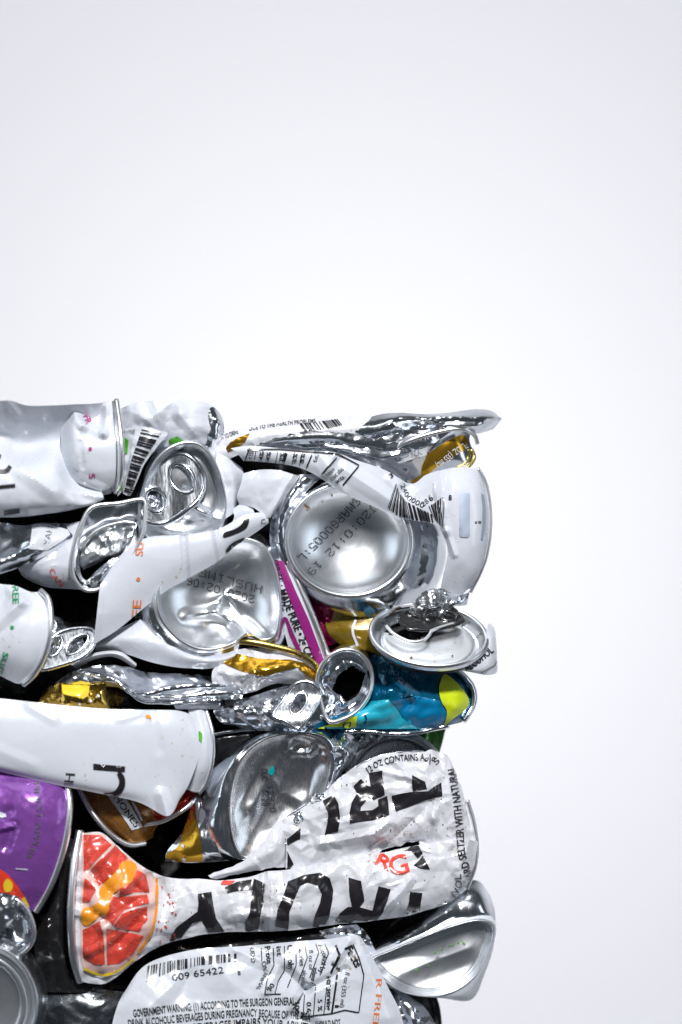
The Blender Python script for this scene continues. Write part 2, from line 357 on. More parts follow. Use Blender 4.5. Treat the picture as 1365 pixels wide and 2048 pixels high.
    def barcode(s, name, top, bot, n, m='ink_black', on=None, seed=1, fill=0.5):
        r = random.Random(seed); w = []
        for i in range(2 * n): w.append(r.choice((1, 1, 2, 3)) * (fill if i % 2 == 0 else 1 - fill))
        tot = sum(w); c = 0; V, F = [], []
        a = lambda P, t: np.array([np.interp(t * (len(P) - 1), range(len(P)), [p[k] for p in P]) for k in (0, 1)])
        for i, x in enumerate(w):
            if i % 2 == 0:
                t0, t1 = c / tot, (c + x) / tot; A, B, C, E = a(top, t0), a(top, t1), a(bot, t1), a(bot, t0); k = 5; o = len(V)
                for j in range(k + 1): V += [A + (E - A) * j / k, B + (C - B) * j / k]
                F += [[o + 2 * j, o + 2 * j + 1, o + 2 * j + 3, o + 2 * j + 2] for j in range(k)]
            c += x
        return s.lay(name, np.array(V), F, m, on)
    def dotmatrix(s, name, body, origin, adv, up, m='ink_dot', r=1.6, on=None):
        """ink-jet date code: adv and up are pixel vectors of one dot step"""
        pts = []; c = 0
        for ch in body:
            g = DOTS.get(ch, DOTS[' '])
            for row in range(7):
                for col in range(5):
                    if g[row][col] == '1':
                        u = c + col; v = 6 - row; pts.append((origin[0] + adv[0] * u + up[0] * v, origin[1] + adv[1] * u + up[1] * v))
            c += 6.3
        return s.dots(name, pts, r, m, on)
DOTS = {' ': ['00000'] * 7, ':': ['00000', '00100', '00100', '00000', '00100', '00100', '00000'],
 '0': ['01110', '10001', '10001', '10001', '10001', '10001', '01110'], '1': ['00100', '01100', '00100', '00100', '00100', '00100', '01110'],
 '2': ['01110', '10001', '00001', '00110', '01000', '10000', '11111'], '3': ['11110', '00001', '00001', '01110', '00001', '00001', '11110'],
 '5': ['11111', '10000', '11110', '00001', '00001', '10001', '01110'],
 '6': ['01110', '10000', '10000', '11110', '10001', '10001', '01110'], '9': ['01110', '10001', '10001', '01111', '00001', '00001', '01110'],
 'A': ['01110', '10001', '10001', '11111', '10001', '10001', '10001'], 'C': ['01110', '10001', '10000', '10000', '10000', '10001', '01110'],
 'D': ['11110', '10001', '10001', '10001', '10001', '10001', '11110'], 'E': ['11111', '10000', '10000', '11110', '10000', '10000', '11111'],
 'G': ['01110', '10001', '10000', '10111', '10001', '10001', '01110'], 'H': ['10001', '10001', '10001', '11111', '10001', '10001', '10001'],
 'I': ['01110', '00100', '00100', '00100', '00100', '00100', '01110'], 'J': ['00111', '00010', '00010', '00010', '00010', '10010', '01100'],
 'L': ['10000', '10000', '10000', '10000', '10000', '10000', '11111'], 'M': ['10001', '11011', '10101', '10101', '10001', '10001', '10001'],
 'R': ['11110', '10001', '10001', '11110', '10100', '10010', '10001'], 'S': ['01111', '10000', '10000', '01110', '00001', '00001', '11110'],
 'U': ['10001', '10001', '10001', '10001', '10001', '10001', '01110']}
_gl = {}
def glyphs(body, bold):
    k = (body, bold)
    if k not in _gl:
        c = bpy.data.curves.new('text', 'FONT'); c.body = body; c.size = 1.0; c.offset = bold; c.resolution_u = 3; c.fill_mode = 'FRONT'
        o = bpy.data.objects.new('text', c); me = bpy.data.meshes.new_from_object(o)
        V = np.array([(v.co.x, v.co.y) for v in me.vertices]); F = [list(p.vertices) for p in me.polygons]
        bpy.data.objects.remove(o); bpy.data.curves.remove(c); bpy.data.meshes.remove(me); _gl[k] = (V, F)
    return _gl[k]
def bisect(V, F, step):
    bm = bmesh.new(); vs = [bm.verts.new((a, b, 0)) for a, b in V]
    for f in F:
        try: bm.faces.new([vs[i] for i in f])
        except ValueError: pass
    lo, hi = V.min(0), V.max(0)
    for ax in (0, 1):
        for c in np.arange(lo[ax] + step, hi[ax], step):
            no = (1, 0, 0) if ax == 0 else (0, 1, 0); co = (c, 0, 0) if ax == 0 else (0, c, 0)
            bmesh.ops.bisect_plane(bm, geom=bm.verts[:] + bm.edges[:] + bm.faces[:], plane_co=co, plane_no=no)
    bm.verts.index_update(); Vn = np.array([(v.co.x, v.co.y) for v in bm.verts]); Fn = [[v.index for v in f.verts] for f in bm.faces]; bm.free()
    return Vn, Fn
def circ(cx, cy, rx, ry, rot=0.0, n=28): return [(p[0], p[1]) for p in ell(cx, cy, rx, ry, rot, 0, n=n)]

# ------------------------------------------------------------------ the setting: a white paper sweep, and the pressed inside of the bale
M['paper'] = mat('white_paper', (0.69, 0.692, 0.722), 0.9, 0, 0, 0.05, 40, rvar=0, spec=0.1)
prof = [(-0.05, 0.0)] + [(0.60 + 0.15 * math.sin(a), 0.15 - 0.15 * math.cos(a)) for a in np.linspace(0, math.pi / 2, 24)] + [(0.75, 2.2)]
me = bpy.data.meshes.new('backdrop')
vs = [(x, y, z) for (y, z) in prof for x in (-2.4, 2.4)]
me.from_pydata(vs, [], [[2 * i, 2 * i + 1, 2 * i + 3, 2 * i + 2] for i in range(len(prof) - 1)])
me.polygons.foreach_set('use_smooth', [True] * len(me.polygons)); me.materials.append(M['paper'])
o = bpy.data.objects.new('backdrop', me); SC.collection.objects.link(o); o['kind'] = 'structure'

def grid_box(x0, x1, y0, y1, d, nx=8, ny=10): return [[(x, y, d) for x in np.linspace(x0, x1, nx)] for y in np.linspace(y0, y1, ny)]
t = Thing('pressed_core', 'mass of flattened cans deep inside the bale, coloured near-black for the shade in the gaps', 'can mass', (400, 1600, -150), None)
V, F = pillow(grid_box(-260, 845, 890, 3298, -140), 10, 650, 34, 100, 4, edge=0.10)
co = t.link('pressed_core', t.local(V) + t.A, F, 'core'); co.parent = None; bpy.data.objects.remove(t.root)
co['kind'] = 'stuff'; co['label'] = 'mass of flattened cans deep inside the bale, coloured near-black for the shade in the gaps'; co['category'] = 'can mass'

CAN = 'crushed_can'
def can(label, anchor, name=CAN): return Thing(name, label, 'can', anchor)

# ---- top row -------------------------------------------------------
# big white can cut by the left edge
t = can('large white can at the top left corner with black letter ends', (60, 920, 10))
b = t.add('body', pillow([
 [(-130, 800, 40), (-60, 800, 50), (0, 803, 58), (28, 803, 66), (60, 812, 60), (120, 811, 52), (180, 807, 30), (216, 803, 0)],
 [(-130, 845, -4), (-60, 846, 4), (0, 846, 14), (28, 850, 10), (60, 848, 4), (110, 842, 4), (160, 838, -8), (216, 840, -20)],
 [(-130, 882, -34), (-60, 882, -30), (0, 880, -20), (28, 890, -30), (60, 892, -34), (105, 880, -24), (140, 885, -24), (200, 890, -30)],
 [(-130, 935, 24), (-60, 938, 34), (0, 938, 44), (28, 942, 50), (60, 942, 50), (110, 940, 34), (140, 950, -4), (190, 950, -14)],
 [(-130, 1000, 36), (-60, 1000, 44), (0, 1000, 52), (28, 1002, 56), (60, 1003, 56), (125, 1000, 40), (165, 1003, 18), (206, 990, 14)],
 [(-130, 1040, 0), (-60, 1038, 8), (0, 1034, 14), (28, 1034, 16), (60, 1032, 16), (130, 1023, 14), (175, 1012, 12), (208, 998, 12)]],
 4, 70, 2.4, 75, 21, creases=[(20, 805, 40, 830, 6, 12), (110, 940, 150, 1000, 6, 20), (45, 935, 110, 985, 8, 24), (148, 985, 206, 994, 5, 10)]), 'white')
t.strokes('lettering', [([(-12, 941), (2, 944), (14, 942), (21, 933)], 9), ([(-10, 975), (31, 971)], 7), ([(8, 1027), (40, 1021)], 8), ([(-10, 912), (2, 915)], 9)], 'ink_black', b, curve=True)

# white can with pink print
t = can('white can end with pink lettering and a rolled rim, against the large white corner can', (190, 900, 20))
b = t.add('body', pillow([
 [(138, 818, -12), (155, 813, 0), (180, 808, 2), (210, 805, 4), (229, 801, 6)],
 [(123, 850, -14), (150, 838, 22), (178, 846, 12), (205, 848, 18), (234, 845, 30)],
 [(121, 890, -8), (150, 888, 36), (180, 890, 43), (210, 890, 45), (239, 890, 44)],
 [(126, 932, -10), (150, 932, 28), (180, 935, 38), (210, 938, 40), (240, 938, 40)],
 [(140, 972, -18), (160, 962, 6), (185, 965, 18), (210, 968, 22), (237, 965, 24)],
 [(158, 984, -34), (175, 985, -14), (195, 990, -8), (212, 989, -4), (229, 982, 0)]],
 3, 60, 1.3, 50, 5, creases=[(214, 812, 209, 868, 10, 12), (145, 820, 168, 852, 8, 14), (168, 852, 209, 868, 9, 14), (162, 958, 205, 980, 6, 14), (163, 885, 167, 935, -4, 8)],
 dents=[(190, 832, 34, 22, -16, 0.3)]), 'white')
t.add('rim', tube([(232, 800, 6), (240, 845, 34), (245, 890, 48), (245, 938, 44), (240, 965, 28), (230, 985, 2)], 5.5, flat=1.1), 'rim', target=False)
t.add('rim_groove', tube([(225, 802, 8), (231, 845, 33), (235, 890, 46), (235, 938, 42), (231, 965, 26), (222, 986, 2)], 1.6), 'grey', target=False)
t.text('lettering', 'FR', [(166, 833), (173, 850)], 13, 'ink_pink', b, 0.02)
t.dots('lettering', [(181, 898)], 3.6, 'ink_pink', b)
t.text('lettering', 'S', [(178, 948), (180, 957)], 12, 'ink_pink', b, 0.02)

# white crumpled can at the top with barcode fold
t = can('crumpled white can at the top edge with a folded barcode and green leaf print', (340, 850, 0))
b = t.add('body', pillow([
 [(238, 816, -45), (275, 806, -25), (325, 800, -12), (375, 798, -10), (415, 806, -18), (438, 826, -32)],
 [(240, 850, -34), (285, 838, -4), (335, 830, 8), (380, 833, 14), (420, 846, -2), (446, 856, -32)],
 [(242, 900, -44), (280, 872, -14), (330, 864, 0), (375, 882, 6), (412, 886, -4), (441, 880, -30)],
 [(232, 992, -70), (262, 960, -60), (300, 905, -45), (350, 908, -38), (392, 906, -30), (424, 903, -38)]],
 3, 70, 6.0, 58, 9, creases=[(350, 802, 320, 870, -7, 14), (300, 838, 345, 805, 6, 16), (360, 830, 410, 890, 5, 18)]), 'white')
e = t.add('can_end', pillow([
 [(398, 802, -22), (425, 812, -20), (442, 832, -30)], [(405, 835, -6), (432, 838, -6), (447, 850, -28)],
 [(405, 870, -2), (430, 872, -6), (446, 868, -28)], [(398, 900, -20), (420, 900, -22), (434, 892, -34)]], 3, 30, 3, 30, 3), 'metal')
st = t.add('barcode_fold', pillow([
 [(272, 853, -6), (300, 855, 2), (338, 866, 2)], [(266, 885, -6), (288, 890, 6), (312, 897, -2)], [(258, 920, -12), (272, 925, 2), (290, 928, -8)],
 [(252, 955, -20), (264, 958, -8), (276, 960, -16)], [(245, 986, -30), (252, 990, -24), (260, 992, -30)]], 3, 20, 1.5, 26, 8), 'white')
t.barcode('barcode', [(271, 856), (265, 885), (257, 920), (251, 955), (245, 986)], [(337, 868), (312, 899), (290, 930), (276, 962), (260, 992)], 17, on=st, seed=4, fill=0.62)
t.poly('leaf_print', [(246, 872), (258, 880), (256, 905), (247, 912)], 'ink_leaf', b); t.poly('leaf_print', [(233, 968), (246, 958), (246, 985), (236, 980)], 'ink_leaf', b)
t.poly('leaf_print', [(338, 880), (355, 872), (372, 884), (368, 897), (345, 897)], 'ink_leaf', b)

# thin flattened can on top
t = can('flattened can along the top edge with warning print and bright silver end', (720, 860, 0))
b = t.add('body', pillow([
 [(412, 898, -40), (450, 868, -30), (520, 851, -24), (600, 840, -18), (680, 833, -12), (740, 829, -8), (800, 828, -8)],
 [(420, 905, -30), (462, 878, -14), (525, 862, -6), (600, 852, 0), (680, 846, 4), (740, 842, 8), (800, 842, 10)],
 [(430, 918, -28), (475, 890, -8), (530, 874, 4), (600, 866, 8), (660, 860, 12), (720, 862, 14), (790, 866, 14)],
 [(440, 928, -36), (492, 905, -16), (540, 892, -4), (600, 880, 2), (655, 872, 6), (710, 885, 4), (780, 890, 2)]],
 3.5, 40, 3.0, 55, 31, an=0.6), 'white2')
t.poly('gold_print', [(452, 896), (462, 884), (480, 874), (500, 868), (492, 882), (478, 893), (456, 904)], 'ink_gold', b)
t.text('lettering', 'WARRANTY TO DRIVE', [(418, 893), (450, 878), (478, 868)], 9, 'ink_black', b, 0.01)
t.text('lettering', 'DUE TO THE HEALTH PROBLEMS', [(500, 862), (560, 852), (632, 846)], 8, 'ink_black', b, 0.01)
t.barcode('barcode', [(600, 849), (680, 838)], [(612, 866), (690, 850)], 14, on=b, seed=9)
e = t.add('can_end', pillow([
 [(690, 850, -8), (760, 829, 0), (800, 826, 6), (850, 828, 2), (900, 824, 2), (950, 817, -6), (985, 820, -10), (1005, 834, -14)],
 [(696, 858, 8), (760, 843, 22), (800, 838, 30), (850, 838, 18), (900, 833, 24), (950, 828, 20), (985, 829, 12), (1007, 836, -12)],
 [(706, 868, 14), (762, 856, 34), (800, 852, 28), (850, 850, 12), (900, 843, 30), (950, 842, 32), (982, 842, 20), (1006, 838, -12)],
 [(722, 880, 12), (768, 872, 26), (802, 868, 16), (850, 860, 18), (900, 851, 34), (945, 852, 36), (972, 853, 18), (1000, 845, -12)],
 [(742, 898, 2), (776, 888, 10), (806, 882, 8), (850, 868, 16), (900, 857, 22), (940, 859, 22), (958, 866, 6), (990, 856, -16)]],
 3, 34, 2.2, 60, 14, creases=[(735, 880, 800, 868, -9, 10), (800, 840, 860, 858, -8, 16), (870, 832, 990, 836, 6, 9)]), 'metal')
t.add('rim', tube([(786, 906, -4), (806, 888, 10), (850, 871, 20), (900, 859, 26), (930, 859, 24), (950, 870, 12), (957, 886, 0)], 4.5), 'rim', target=False)
t.add('torn_sheet', pillow([[(500, 892, -14), (570, 872, 4), (650, 864, 14), (720, 874, 16), (770, 880, 14)], [(508, 897, -8), (575, 880, 10), (652, 874, 20), (722, 886, 20), (772, 892, 16)], [(515, 903, -14), (585, 889, 2), (655, 884, 12), (722, 896, 12), (774, 902, 8)]], 2.4, 4, 2.0, 60, 6, rough_edge=5, flat=0.5), 'foil')
t.add('torn_sheet', pillow([[(640, 884, 6), (700, 890, 12), (760, 902, 14), (812, 896, 10)], [(650, 893, 10), (705, 902, 20), (762, 914, 20), (815, 906, 12)], [(668, 902, 2), (715, 912, 10), (765, 922, 10), (812, 915, 4)]], 2.6, 4, 2.1, 60, 12, rough_edge=4), 'foil')
f = t.add('torn_foil', pillow([
 [(520, 905, -30), (600, 882, -12), (680, 876, -4), (760, 888, 4), (850, 872, 0), (880, 868, -10)],
 [(545, 908, -34), (620, 898, -14), (690, 900, -2), (760, 906, 4), (850, 890, -6), (885, 885, -16)],
 [(580, 916, -44), (670, 912, -24), (735, 920, -10), (795, 920, -8), (855, 905, -14), (885, 905, -24)],
 [(640, 930, -60), (700, 938, -46), (760, 950, -34), (815, 962, -30), (850, 945, -26), (880, 925, -34)]],
 2.6, 24, 4.5, 90, 17, rough_edge=3), 'foil')
t.poly('label_strip', [(752, 908), (800, 912), (856, 893), (852, 910), (800, 926), (752, 922)], 'ink_white', f)
t.text('lettering', 'BREWING CO., IRWINDALE,', [(755, 921), (800, 922), (850, 907)], 11, 'ink_black', f, 0.0)
t.text('lettering', 'CAUSE H', [(815, 889), (857, 879)], 11, 'ink_white', f, 0.02)
t.text('lettering', 'WAR', [(862, 886), (880, 862), (896, 866)], 13, 'ink_grey', [e, f], 0.0)

# gold band can
t = can('silver can with a wide gold band, tucked under the top right silver end', (885, 915, -30))
b = t.add('body', pillow([
 [(835, 895, -50), (880, 858, -32), (920, 846, -26), (944, 862, -34)], [(812, 945, -42), (858, 902, -14), (905, 872, -6), (940, 880, -28)],
 [(822, 972, -40), (868, 932, -10), (915, 900, -4), (946, 900, -26)], [(848, 985, -46), (890, 955, -22), (930, 930, -16), (950, 918, -32)]], 3, 60, 1.2, 60, 2), 'metal')
t.poly('gold_band', [(812, 950), (840, 922), (872, 897), (905, 877), (926, 870), (937, 892), (905, 915), (868, 938), (842, 970), (826, 966)], 'ink_gold', b, smooth=True)
t.add('rim', tube([(943, 898, -22), (949, 915, -20), (938, 932, -12), (918, 944, -10)], 4, flat=1), 'brass', target=False)
t.text('lettering', 'FL. OZ. (355 mL)', [(930, 884), (905, 900), (872, 928)], 13, 'ink_white', b, 0.0)

# white nutrition facts can, top right
t = can('white can at the right edge with a creased barcode and folded nutrition table', (800, 980, 30))
b1 = t.add('folded_strip', pillow([
 [(462, 897, -4), (500, 892, 14), (560, 897, 20), (620, 902, 24), (668, 905, 34), (712, 920, 34), (770, 940, 34), (822, 967, 22), (852, 950, 22), (880, 940, 24)],
 [(472, 903, 6), (502, 902, 22), (562, 907, 28), (615, 912, 30), (655, 922, 40), (706, 945, 40), (768, 970, 40), (820, 990, 30), (858, 985, 30), (885, 985, 32)],
 [(480, 912, 4), (506, 913, 18), (562, 918, 24), (608, 924, 26), (646, 938, 40), (698, 968, 38), (764, 996, 38), (812, 1018, 36), (862, 1020, 34), (888, 1030, 32)],
 [(488, 922, -8), (510, 923, 4), (562, 928, 10), (600, 936, 12), (636, 953, 22), (690, 988, 22), (758, 1017, 24), (800, 1036, 24), (868, 1048, 22), (895, 1068, 22)]],
 3, 14, 1.0, 40, 6, flat=0.6, creases=[(672, 905, 650, 950, 8, 14), (822, 967, 806, 985, -8, 18), (690, 940, 780, 1000, 5, 22), (640, 910, 690, 985, 3, 12), (780, 960, 815, 1030, 4, 14)]), 'white')
b2 = t.add('body', pillow([
 [(848, 952, 16), (890, 938, 22), (930, 934, 14), (955, 938, 4), (967, 945, -12)],
 [(856, 1000, 22), (890, 990, 38), (930, 985, 38), (962, 988, 22), (981, 998, -12)],
 [(878, 1050, 20), (900, 1045, 38), (935, 1045, 42), (965, 1045, 26), (984, 1050, -12)],
 [(896, 1100, 20), (912, 1100, 32), (940, 1100, 36), (965, 1097, 20), (979, 1100, -14)],
 [(886, 1160, -2), (908, 1152, 18), (935, 1150, 20), (957, 1142, 6), (965, 1148, -20)],
 [(878, 1206, -36), (902, 1200, -20), (922, 1195, -16), (940, 1180, -22), (948, 1182, -36)]],
 3, 90, 1.45, 55, 12, creases=[(895, 940, 885, 1000, -7, 16), (868, 965, 892, 1062, 8, 14), (893, 1062, 910, 1110, 6, 10)], dents=[(915, 1165, 30, 40, -8, 0.4)]), 'white')
t.add('rim', tube([(958, 936, 2), (974, 964, -6), (983, 1010, -8), (984, 1060, -8), (977, 1110, -12), (963, 1150, -20), (945, 1186, -34)], 3.5, flat=1.4), 'rim', target=False)
t.poly('silver_print', [(962, 985), (968, 992), (972, 1020), (971, 1055), (965, 1080), (961, 1078), (964, 1050), (965, 1010)], 'ink_silver', b2)
t.poly('silver_print', [(922, 987), (937, 986), (940, 989), (940, 1070), (936, 1075), (922, 1074), (919, 1070), (920, 990)], 'ink_silver', b2)
t.strokes('lettering', [([(956, 1044), (962, 1044)], 4), ([(950, 1044), (954, 1045)], 4)], 'ink_grey', b2)
t.text('lettering', '8', [(898, 1000), (904, 1000)], 10, 'ink_black', b2, 0.02)
t.text('lettering', '6', [(862, 1003), (868, 998)], 12, 'ink_black', [b1, b2], 0.02)
t.text('lettering', '28', [(848, 1013), (859, 1004)], 10, 'ink_grey', [b1, b2], 0.0)
t.text('lettering', '2400000', [(800, 970), (812, 996), (830, 1008), (846, 1016)], 10, 'ink_black', [b1, b2], 0.0)
t.text('lettering', '3', [(782, 957), (788, 953)], 9, 'ink_black', b1, 0.02)
t.barcode('barcode', [(792, 966), (798, 985), (812, 1003), (840, 1017), (868, 1030)], [(776, 1014), (795, 1030), (820, 1038), (848, 1042), (870, 1045)], 20, on=[b1, b2], seed=3, fill=0.6)
t.barcode('barcode', [(857, 1012), (870, 1006), (884, 994), (890, 995)], [(871, 1040), (876, 1044), (882, 1052), (888, 1055)], 9, on=[b1, b2], seed=6, fill=0.62)
t.strokes('table_rule', [([(495, 900), (560, 899), (620, 904), (676, 908)], 3), ([(676, 908), (719, 931), (686, 970)], 3), ([(673, 915), (645, 948)], 2.5), ([(490, 921), (500, 896)], 2.5)]
          + [([(x, 902 + (x - 500) * 0.03), (x - 3 - (x - 500) * 0.03, 923 + (x - 500) * 0.06)], 1.6) for x in (512, 526, 540, 556, 590, 606)] + [([(573, 906), (566, 928)], 6), ([(625, 908), (614, 934)], 3)], 'ink_black', b1)
for s_, x in (('<1%', 500), ('4%', 521), ('4%', 535), ('0%', 562), ('6%', 588), ('8%', 603)):
    t.text('lettering', s_, [(x + 5, 919 + (x - 500) * 0.06), (x + 8, 903 + (x - 500) * 0.05)], 9, 'ink_black', b1, 0.01)
t.text('lettering', 'fat,', [(634, 925), (638, 910)], 8, 'ink_black', b1)
t.text('lettering', 'been', [(655, 953), (670, 940)], 9, 'ink_black', b1)
t.text('lettering', 'that also', [(664, 962), (690, 938)], 9, 'ink_black', b1)
t.text('lettering', 'ucts.', [(674, 967), (692, 954)], 9, 'ink_black', b1, 0.01)

# can with tab, lid facing the camera
t = can('silver can lid with a large pull tab facing out, beside the barcode fold', (370, 980, 0))
c = (370, 982); R0 = closed_loop([(452, 1000, 0), (447, 1040, 0), (430, 1068, -2), (380, 1085, -4), (320, 1085, -6), (285, 1060, -4), (281, 1010, 0), (297, 952, 4), (325, 908, 6), (365, 886, 6), (405, 892, 6), (435, 935, 4)], 80)
b = t.add('neck', loft([scaled(R0, 1.30, c, -95, (6, -4)), scaled(R0, 1.22, c, -60, (5, -4)), scaled(R0, 1.10, c, -26, (3, -2)), scaled(R0, 1.02, c, -10)], 5, False, amp=3, cell=60, seed=3), 'metal')
ld = t.add('lid', loft([scaled(R0, 1.02, c, -10), scaled(R0, 1.04, c, -2), scaled(R0, 1.02, c, 5), scaled(R0, 0.97, c, 5), scaled(R0, 0.94, c, -2), scaled(R0, 0.86, c, -26), scaled(R0, 0.82, c, -36), scaled(R0, 0.77, c, -36),
    scaled(R0, 0.73, c, -26), scaled(R0, 0.5, c, -25), scaled(R0, 0.2, c, -25)], 4, amp=1.2, cell=45, seed=8, dents=[(400, 1030, 34, 18, 10, 0.3), (350, 1060, 60, 16, -8, 0)], creases=[(385, 1010, 425, 1035, 10, 12), (385, 1010, 360, 1040, 8, 10), (360, 1040, 425, 1036, -6, 8)]), 'brushed')
TO = smooth_poly([(297, 962), (318, 930), (345, 911), (375, 911), (400, 936), (409, 966), (398, 998), (372, 1022), (344, 1040), (314, 1048), (290, 1036), (282, 1006)], 80)
H1 = circ(364, 957, 22, 32, -0.55); H2 = circ(311, 1000, 19, 25, -0.3)
df = lambda x, y: -4 + 0.10 * (x - 350) + 0.16 * (y - 980) + 3 * np.sin(x * 0.07)
tb = t.add('tab', plate(TO, [H1, H2], df, 8), 'metal', target=False)[1]
for lp, rr in ((TO, 6), (H1, 5), (H2, 5)):
    P = np.asarray(lp, float); t.add('tab_edge', tube(np.c_[P, df(P[:, 0], P[:, 1]) - 2], rr, True, flat=1.0), 'metal', tb, target=False)
t.add('rivet', loft([ell(309, 1003, 24, 29, -0.3, -20), ell(308, 1004, 17, 20, -0.3, -14), ell(306, 1004, 12, 14, -0.3, -2), ell(305, 1003, 8, 9, -0.3, -1), ell(305, 1003, 5, 6, -0.3, -8)], 3, amp=2.5, cell=14, seed=4), 'foil', target=False)
sh = t.add('shoulder', pillow([[(422, 905, -20), (452, 912, -26), (484, 936, -34)], [(436, 940, 0), (462, 945, 2), (486, 950, -26)], [(448, 990, 4), (468, 985, 0), (478, 985, -24)], [(448, 1040, 0), (462, 1030, 0), (470, 1025, -24)]], 3, 30, 2.0, 40, 6), 'white')

# bent open lid
t = can('white can with its silver lid bent into an open loop, left of the pull tab', (170, 1110, 0))
b = t.add('body', pillow([
 [(26, 1082, -84), (80, 1062, -58), (130, 1050, -40), (168, 1040, -24)], [(28, 1120, -70), (80, 1108, -24), (125, 1100, -14), (156, 1095, -8)],
 [(40, 1150, -78), (82, 1148, -30), (120, 1148, -16), (152, 1140, -8)], [(60, 1166, -100), (92, 1175, -66), (130, 1178, -50), (168, 1180, -34)]], 3.5, 50, 3.0, 60, 7), 'white')
t.text('lettering', 'CAN', [(98, 1140), (108, 1160), (122, 1174)], 11, 'ink_red', b, 0.0)
RP = [(186, 1014, 8), (164, 1048, 10), (150, 1090, 10), (145, 1125, 8), (149, 1155, 6), (166, 1177, 4), (192, 1180, 4), (226, 1163, 8), (254, 1130, 12), (274, 1096, 14), (287, 1062, 14), (291, 1022, 12), (286, 999, 10), (240, 1006, 8)]
c = (215, 1090); R0 = closed_loop(RP, 84)
t.add('rim', tube(RP, 4.5, True, flat=1.2), 'rim', target=False)
IN = closed_loop([(205, 1056, -22), (176, 1076, -26), (160, 1104, -28), (158, 1135, -28), (165, 1156, -26), (180, 1162, -24), (205, 1148, -20), (235, 1118, -18), (256, 1085, -16), (266, 1060, -16), (268, 1046, -16), (245, 1044, -18)], 84)
wl = t.add('lid', loft([R0, scaled(R0, 0.95, c, -6), scaled(IN, 1.06, (215, 1100), 0), IN], 4, False, amp=1.5, cell=30, seed=2), 'metal', target=False)
t.add('lid_lip', tube([(160, 1100, -18), (178, 1074, -16), (205, 1055, -14), (245, 1044, -10), (268, 1046, -8)], 3.5), 'rim', target=False)
t.add('lid_panel', pillow([[(168, 1080, -40), (210, 1056, -34), (268, 1046, -30)], [(160, 1110, -34), (210, 1088, -22), (262, 1076, -22)], [(158, 1130, -36), (205, 1112, -20), (250, 1100, -24)], [(164, 1140, -44), (205, 1122, -34), (240, 1112, -36)]], 3, 8, 3, 30, 5), 'brushed', target=False)
t.add('bent_tongue', pillow([[(186, 1146, -20), (215, 1122, -14), (240, 1110, -14)], [(176, 1158, -12), (212, 1140, -2), (236, 1122, -8)], [(166, 1168, -14), (195, 1166, -4), (228, 1142, -10)]], 3, 6, 2, 24, 5), 'metal', target=False)

# silver crumple at the left edge
t = can('grey silver can crumpled into folds under the large white corner can', (60, 1090, -20))
b = t.add('body', pillow([
 [(-90, 1040, -70), (0, 1046, -56), (40, 1052, -42), (90, 1046, -40), (150, 1050, -50)], [(-90, 1090, -44), (0, 1090, -28), (50, 1080, -10), (95, 1074, -8), (146, 1066, -28)],
 [(-90, 1140, -34), (0, 1126, -8), (50, 1112, 0), (95, 1096, -4), (142, 1076, -22)], [(-90, 1170, -60), (0, 1148, -28), (50, 1132, -20), (90, 1112, -20), (142, 1086, -32)]], 3.5, 30, 6.0, 48, 13, an=2.2), 'foil')
t.poly('label_patch', [(66, 1046), (100, 1050), (136, 1060), (141, 1070), (118, 1086), (95, 1100), (60, 1098)], 'ink_white', b)
t.text('lettering', 'YAH', [(98, 1092), (106, 1056)], 12, 'ink_grey', b)

# white can with orange lettering
t = can('white can pressed into a diagonal band with orange lettering and black curve', (370, 1120, 20))
b = t.add('body', pillow([
 [(202, 1168, -6), (245, 1108, 2), (292, 1076, 8), (350, 1070, 12), (400, 1065, 14), (442, 1056, 18), (488, 1031, 16), (522, 1025, 8), (537, 1034, -4)],
 [(199, 1200, 14), (243, 1150, 22), (292, 1112, 28), (348, 1098, 30), (396, 1088, 30), (440, 1074, 34), (486, 1047, 32), (520, 1036, 20), (537, 1037, 0)],
 [(194, 1245, 14), (240, 1205, 20), (292, 1162, 26), (342, 1138, 28), (390, 1118, 28), (436, 1098, 32), (480, 1068, 28), (518, 1048, 18), (537, 1041, 0)],
 [(187, 1290, -14), (236, 1259, -10), (292, 1213, -6), (336, 1180, -3), (386, 1151, 0), (434, 1124, 6), (472, 1092, 4), (516, 1062, 0), (537, 1046, -6)]],
 3.5, 40, 1.4, 70, 19, flat=0.4, creases=[(368, 1072, 373, 1158, -7, 9), (430, 1058, 441, 1118, 5, 10), (204, 1170, 190, 1286, 5, 12)]), 'white')
fl = t.add('folded_flap', pillow([
 [(486, 946, 0), (520, 939, 10), (556, 940, 18), (586, 948, 22), (600, 952, 10)], [(482, 965, 8), (512, 962, 20), (548, 964, 28), (572, 972, 30), (584, 976, 18)],
 [(474, 992, 0), (508, 990, 14), (534, 998, 24), (552, 1006, 26), (560, 1008, 14)], [(478, 1008, -16), (504, 1014, -2), (522, 1026, 8), (532, 1036, 8), (540, 1036, 0)]],
 3, 16, 1.5, 50, 5, flat=0.5, creases=[(586, 948, 540, 1034, 6, 12), (512, 990, 520, 945, -3, 14)]), 'white')
t.add('folded_corner', pillow([[(462, 1020, -14), (486, 1006, -6), (504, 1014, -4)], [(468, 1032, -6), (490, 1022, 2), (508, 1024, 0)], [(462, 1048, -12), (486, 1036, -4), (512, 1030, -4)]], 3, 10, 1, 30, 3), 'white')
t.poly('lettering', smooth_poly([(449, 1066), (470, 1058), (484, 1048), (487, 1039), (482, 1034), (490, 1031), (498, 1037), (497, 1048), (487, 1060), (450, 1075)], 40), 'ink_black', b)
t.poly('lettering', smooth_poly([(448, 1120), (453, 1098), (470, 1082), (504, 1070), (504, 1079), (480, 1090), (466, 1100), (459, 1116)], 40), 'ink_black', b)
t.text('lettering', 'C', [(524, 1049), (533, 1046)], 10, 'ink_black', b)
